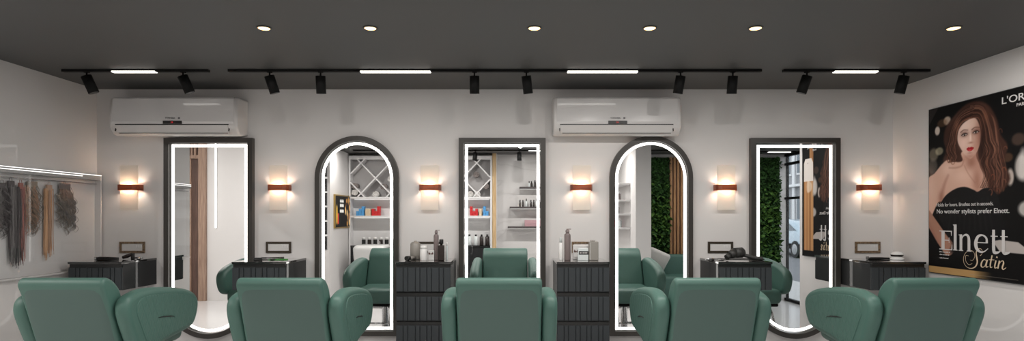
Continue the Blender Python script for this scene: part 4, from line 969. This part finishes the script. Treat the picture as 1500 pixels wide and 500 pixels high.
# screen on the partition
t = thing('wall_screen', 'gold-edged lit screen on the partition, reflected in the left arched mirror', 'screen', (-2.83, -4.67, 1.2))
ty0, ty1 = -5.16, -4.24
MB().box(-2.83, -2.80, ty0, ty1, 1.29, 1.835, .002).build('frame', mat('brass_frame', srgb(190, 160, 100), .3, metal=.8), t)
sc = Paint(ty1-ty0-.04, .505, 60, 34, (8, 7, 6))
for k in range(14): sc.blob((rnd.uniform(.0, .38), rnd.uniform(.05, .45)), (rnd.uniform(.01, .04), rnd.uniform(.02, .08)), rnd.choice([(200, 140, 70), (120, 70, 40), (230, 190, 130)]), .7, .5)
sc.blob((.82, .2), (.03, .16), (220, 170, 60), .9, .3); sc.poly([(.72, .05), (.72, .22), (.78, .22), (.78, .05)], (190, 60, 40), .8, .01, 0)
for t0_ in (.40, .33, .24):
    for k in range(4): sc.poly([(.45+k*.055, t0_), (.45+k*.055, t0_+.045), (.45+k*.055+.035, t0_+.045), (.45+k*.055+.035, t0_)], (235, 230, 220), .9, .01, 0)
sc.mesh('screen_picture', M['screen'], t, lambda a, b: (-2.7985, ty0+.02+a, 1.31+b))
# small lit shelves behind the partition
t = thing('lit_wall_shelves', 'narrow lit shelves behind the partition, at the left edge of the left arched mirror', 'shelves', (-3.15, -5.1, 1.0))
MB().box(-3.55, -2.88, BY, BY+.02, .9, 2.5).build('back_panel', M['counter'], t)
for z in (1.15, 1.4, 1.65, 1.9, 2.15, 2.38):
    s_ = MB().box(-3.55, -2.88, BY+.02, BY+.2, z, z+.02).build('shelf', M['white_lam'], t); MB().box(-3.5, -2.9, BY+.17, BY+.185, z-.008, z).build('led_strip', M['led_soft'], s_)
# shampoo basins
def basin(x, y, sc_, label):
    t = thing('shampoo_basin', label, 'basin', (x, y, 0), 'shampoo basins')
    q = MB(); q.pillow([(y-.20, .70), (y-.22, .98), (y-.1, 1.01), (y+.22, 1.0), (y+.26, .90), (y+.16, .70)], x-.26*sc_, x+.26*sc_, .05, res=4); q.build('basin', M['ceramic'], t)
    MB().box(x-.16*sc_, x+.16*sc_, y-.16, y+.12, 0, .72, .03, 3).build('pedestal', M['ceramic'], t)
    MB().tube(smooth_path([(x+.1*sc_, y-.13, .99), (x+.1*sc_, y-.12, 1.05), (x+.1*sc_, y-.06, 1.06), (x+.1*sc_, y-.03, 1.03)]), .009).build('tap', M['chrome'], t)
basin(-2.33, -4.72, 1, 'white ceramic shampoo basin behind the left arched mirror\'s chair reflection')
basin(-.92, -4.72, .62, 'small white shampoo basin at the left edge of the central mirror reflection')
# floating shelves on the marble
for (x0_, z_) in ((.13, 1.998), (-.04, 1.653), (-.075, 1.309)):
    nm = {1.998: 'top', 1.653: 'middle', 1.309: 'bottom'}[z_]
    t = thing('floating_shelf', nm+' lit floating shelf on the marble wall, in the central mirror', 'shelf', (.6, -5.2, z_), 'floating shelves on the marble wall')
    MB().box(x0_, 1.25, BY, -5.09, z_-.03, z_, .002).build('board', mat('dark_shelf_board', (.06, .05, .05, 1), .4), t)
    MB().box(x0_+.01, 1.24, -5.262, -5.25, z_-.036, z_-.0305).build('led_strip', M['led_soft'], t)
for i, (x_, z_, h_) in enumerate([(.30, 1.998, .10), (.34, 1.998, .10), (.40, 1.998, .12), (.46, 1.998, .10), (.14, 1.653, .12), (.19, 1.653, .12), (.25, 1.653, .14), (.33, 1.653, .12), (.38, 1.653, .12), (.43, 1.653, .14), (.48, 1.653, .12)]):
    plain_bottle(x_, -5.17, h_, .016, M['dark_b'] if i % 3 else M['clear'], ['first', 'second', 'third', 'fourth', 'first', 'second', 'third', 'fourth', 'fifth', 'sixth', 'seventh'][i]+(' dark' if i % 3 else ' pale')+' small bottle along the '+('top' if z_ > 1.9 else 'middle')+' floating shelf', M['black'], .3, .6, 'small_bottle', 'bottle', 'bottles on the floating shelves', z_)
for i in range(4): carton(.22, .50, -5.22, -5.11, 1.309+i*.028, 1.309+i*.028+.026, M['pink_box'], ['bottom', 'second', 'third', 'topmost'][i]+' flat mauve carton of the pile on the bottom floating shelf', 'mauve cartons')
# niche shelves on the right partition
t = thing('white_wall_shelves', 'white shelves on the side of the right partition, seen in the right arched mirror', 'shelves', (1.75, -4.5, 1.0))
for z in (1.28, 1.50, 1.72, 1.98): MB().box(1.67, 1.85, -5.2, -4.1, z, z+.025, .002).build('shelf', M['white_lam'], t)
for i, (y_, z_, m_) in enumerate([(-4.95, 1.305, 'pink'), (-4.8, 1.305, 'pink'), (-4.65, 1.305, 'white_b'), (-4.9, 1.525, 'white_b'), (-4.7, 1.525, 'grey_b'), (-4.5, 1.305, 'clear'), (-4.85, 1.745, 'white_b'), (-4.6, 1.745, 'mauve_b')]):
    plain_bottle(1.76, y_, .15, .028, M[m_], {'pink': 'pink', 'white_b': 'white', 'grey_b': 'grey', 'clear': 'clear', 'mauve_b': 'mauve'}[m_]+' bottle, %s on the white partition shelves, in the right arched mirror' % ['lower rear', 'lower second', 'lower third', 'middle rear', 'middle front', 'lower front', 'upper rear', 'upper front'][i], M['white_b'], .25, .6, 'product_bottle', 'bottle', 'bottles on the partition shelves', z_)
# moss and slats
def moss(x0, x1, z0, z1, label, n):
    t = thing('moss_wall', label, 'moss panel', ((x0+x1)/2, BY, z0))
    MB().box(x0, x1, BY, BY+.03, z0, z1).build('backing', M['moss_base'], t)
    for mm, cnt in ((M['leaf'], n), (M['leaf_lt'], n//5)):
        b = bmesh.new()
        for k in range(cnt):
            c = Vector((random.uniform(x0, x1), BY+.03+abs(random.gauss(0, .04)), random.uniform(z0, z1))); s = random.uniform(.025, .06)
            if mm is M['leaf_lt']: c.y += .03; c.z = z0+(z1-z0)*(.55+.25*random.gauss(0, .5))
            c.z = min(z1-.03, max(z0+.03, c.z))
            rt_ = Euler((random.uniform(-1, 1), random.uniform(-1, 1), random.uniform(0, 6.28))).to_matrix()
            P = [Vector((-1, 0, 0)), Vector((-.3, -.5, .15)), Vector((.6, -.35, .1)), Vector((1, 0, -.1)), Vector((.6, .35, .1)), Vector((-.3, .5, .15))]
            b.faces.new([b.verts.new(c+rt_ @ (q*s)) for q in P])
        mb = MB(); mb.b.free(); mb.b = b; o = mb.build('foliage', mm, t); o['kind'] = 'stuff'
moss(2.30, 2.76, 0, 2.52, 'dark green moss wall beside the wooden slats, in the right arched mirror', 1500)
moss(3.75, 4.70, 0, 2.52, 'green moss wall next to the shopfront, in the right round-bottomed mirror', 3400)
t = thing('slatted_wood_panel', 'vertical tan wooden slats beside the moss, in the right arched mirror', 'slat panel', (2.97, BY, 0))
MB().box(2.76, 3.14, BY, BY+.015, 0, 2.52).build('backing', M['walnut_dark'], t)
for k in range(6): MB().box(2.77+k*.062, 2.808+k*.062, BY+.015, BY+.065, 0, 2.52, .002).build('slat', M['tan_wood'], t)
t = thing('display_shelf', 'white open display shelf at the right edge of the right arched mirror', 'shelf', (3.4, BY, 0))
for z in (.9, 1.3, 1.7, 2.1, 2.5): MB().box(3.15, 3.72, BY, BY+.2, z, z+.025).build('shelf_board', M['white_lam'], t)
MB().box(3.15, 3.17, BY, BY+.2, 0, 2.55).box(3.70, 3.72, BY, BY+.2, 0, 2.55).build('upright', M['white_lam'], t)
# sofa
t = thing('sofa', 'green waiting sofa under the moss and slats, in the right arched mirror', 'sofa', (2.95, -4.9, 0))
MB().box(2.12, 3.70, -5.02, -4.82, .12, .84, .05, 4, smooth=True).build('backrest', M['leather'], t)
MB().box(2.14, 3.68, -4.84, -4.30, .12, .52, .05, 4, smooth=True).build('seat', M['leather'], t)
for x_ in (2.20, 3.62): MB().box(x_-.08, x_+.08, -4.86, -4.26, .10, .66, .045, 4, smooth=True).build('armrest', M['leather'], t)
for x_ in (2.2, 3.62):
    for y_ in (-4.95, -4.34): MB().cyl((x_, y_, 0), (x_, y_, .13), .02, .026).build('leg', M['black_metal'], t)
q = MB(); q.box(-.19, .19, -.05, .05, -.19, .19, .048, 5, smooth=True); cu = q.build('cushion', M['cushion']); cu.location = (2.38, -4.66, .745); cu.rotation_euler = (R(-14), R(24), 0)
tag(cu, 'off-white square cushion leaning on the sofa back, in the right arched mirror', 'cushion')
# left bay: walnut panelling with recessed door, vertical light
t = thing('walnut_door_surround', 'walnut panelling with slatted header and recessed door, in the left round-bottomed mirror', 'wood panelling', (-5.75, BY, 0))
q = MB(); q.box(-5.50, -5.37, BY, BY+.06, 0, 2.98, .002); q.box(-6.12, -6.0, BY, BY+.06, 0, 2.98, .002); q.box(-6.0, -5.50, BY, BY+.06, 2.50, 2.56); q.build('surround', M['walnut_door'], t)
MB().box(-6.0, -5.50, BY, BY+.012, 0, 2.50).build('recess', M['walnut_dark'], t)
MB().box(-5.71, -5.64, BY+.012, BY+.03, 0, 2.50).build('door_stile', M['walnut_door'], t)
MB().box(-6.0, -5.50, BY, BY+.02, 2.56, 2.98).build('header_backing', M['walnut_dark'], t)
for k in range(8): MB().box(-5.995+k*.06, -5.96+k*.06, BY+.02, BY+.055, 2.56, 2.98, .002).build('header_slat', M['walnut_door'], t)
t = thing('vertical_light', 'slim vertical light bar on the white wall, in the left round-bottomed mirror', 'wall light', (-5.21, BY, 1.27))
MB().box(-5.225, -5.195, BY, BY+.02, 1.27, 2.98, .002).build('housing', M['white_lam'], t)
MB().box(-5.222, -5.198, BY+.0205, BY+.026, 1.28, 2.97, .001).build('diffuser', M['led'], t)
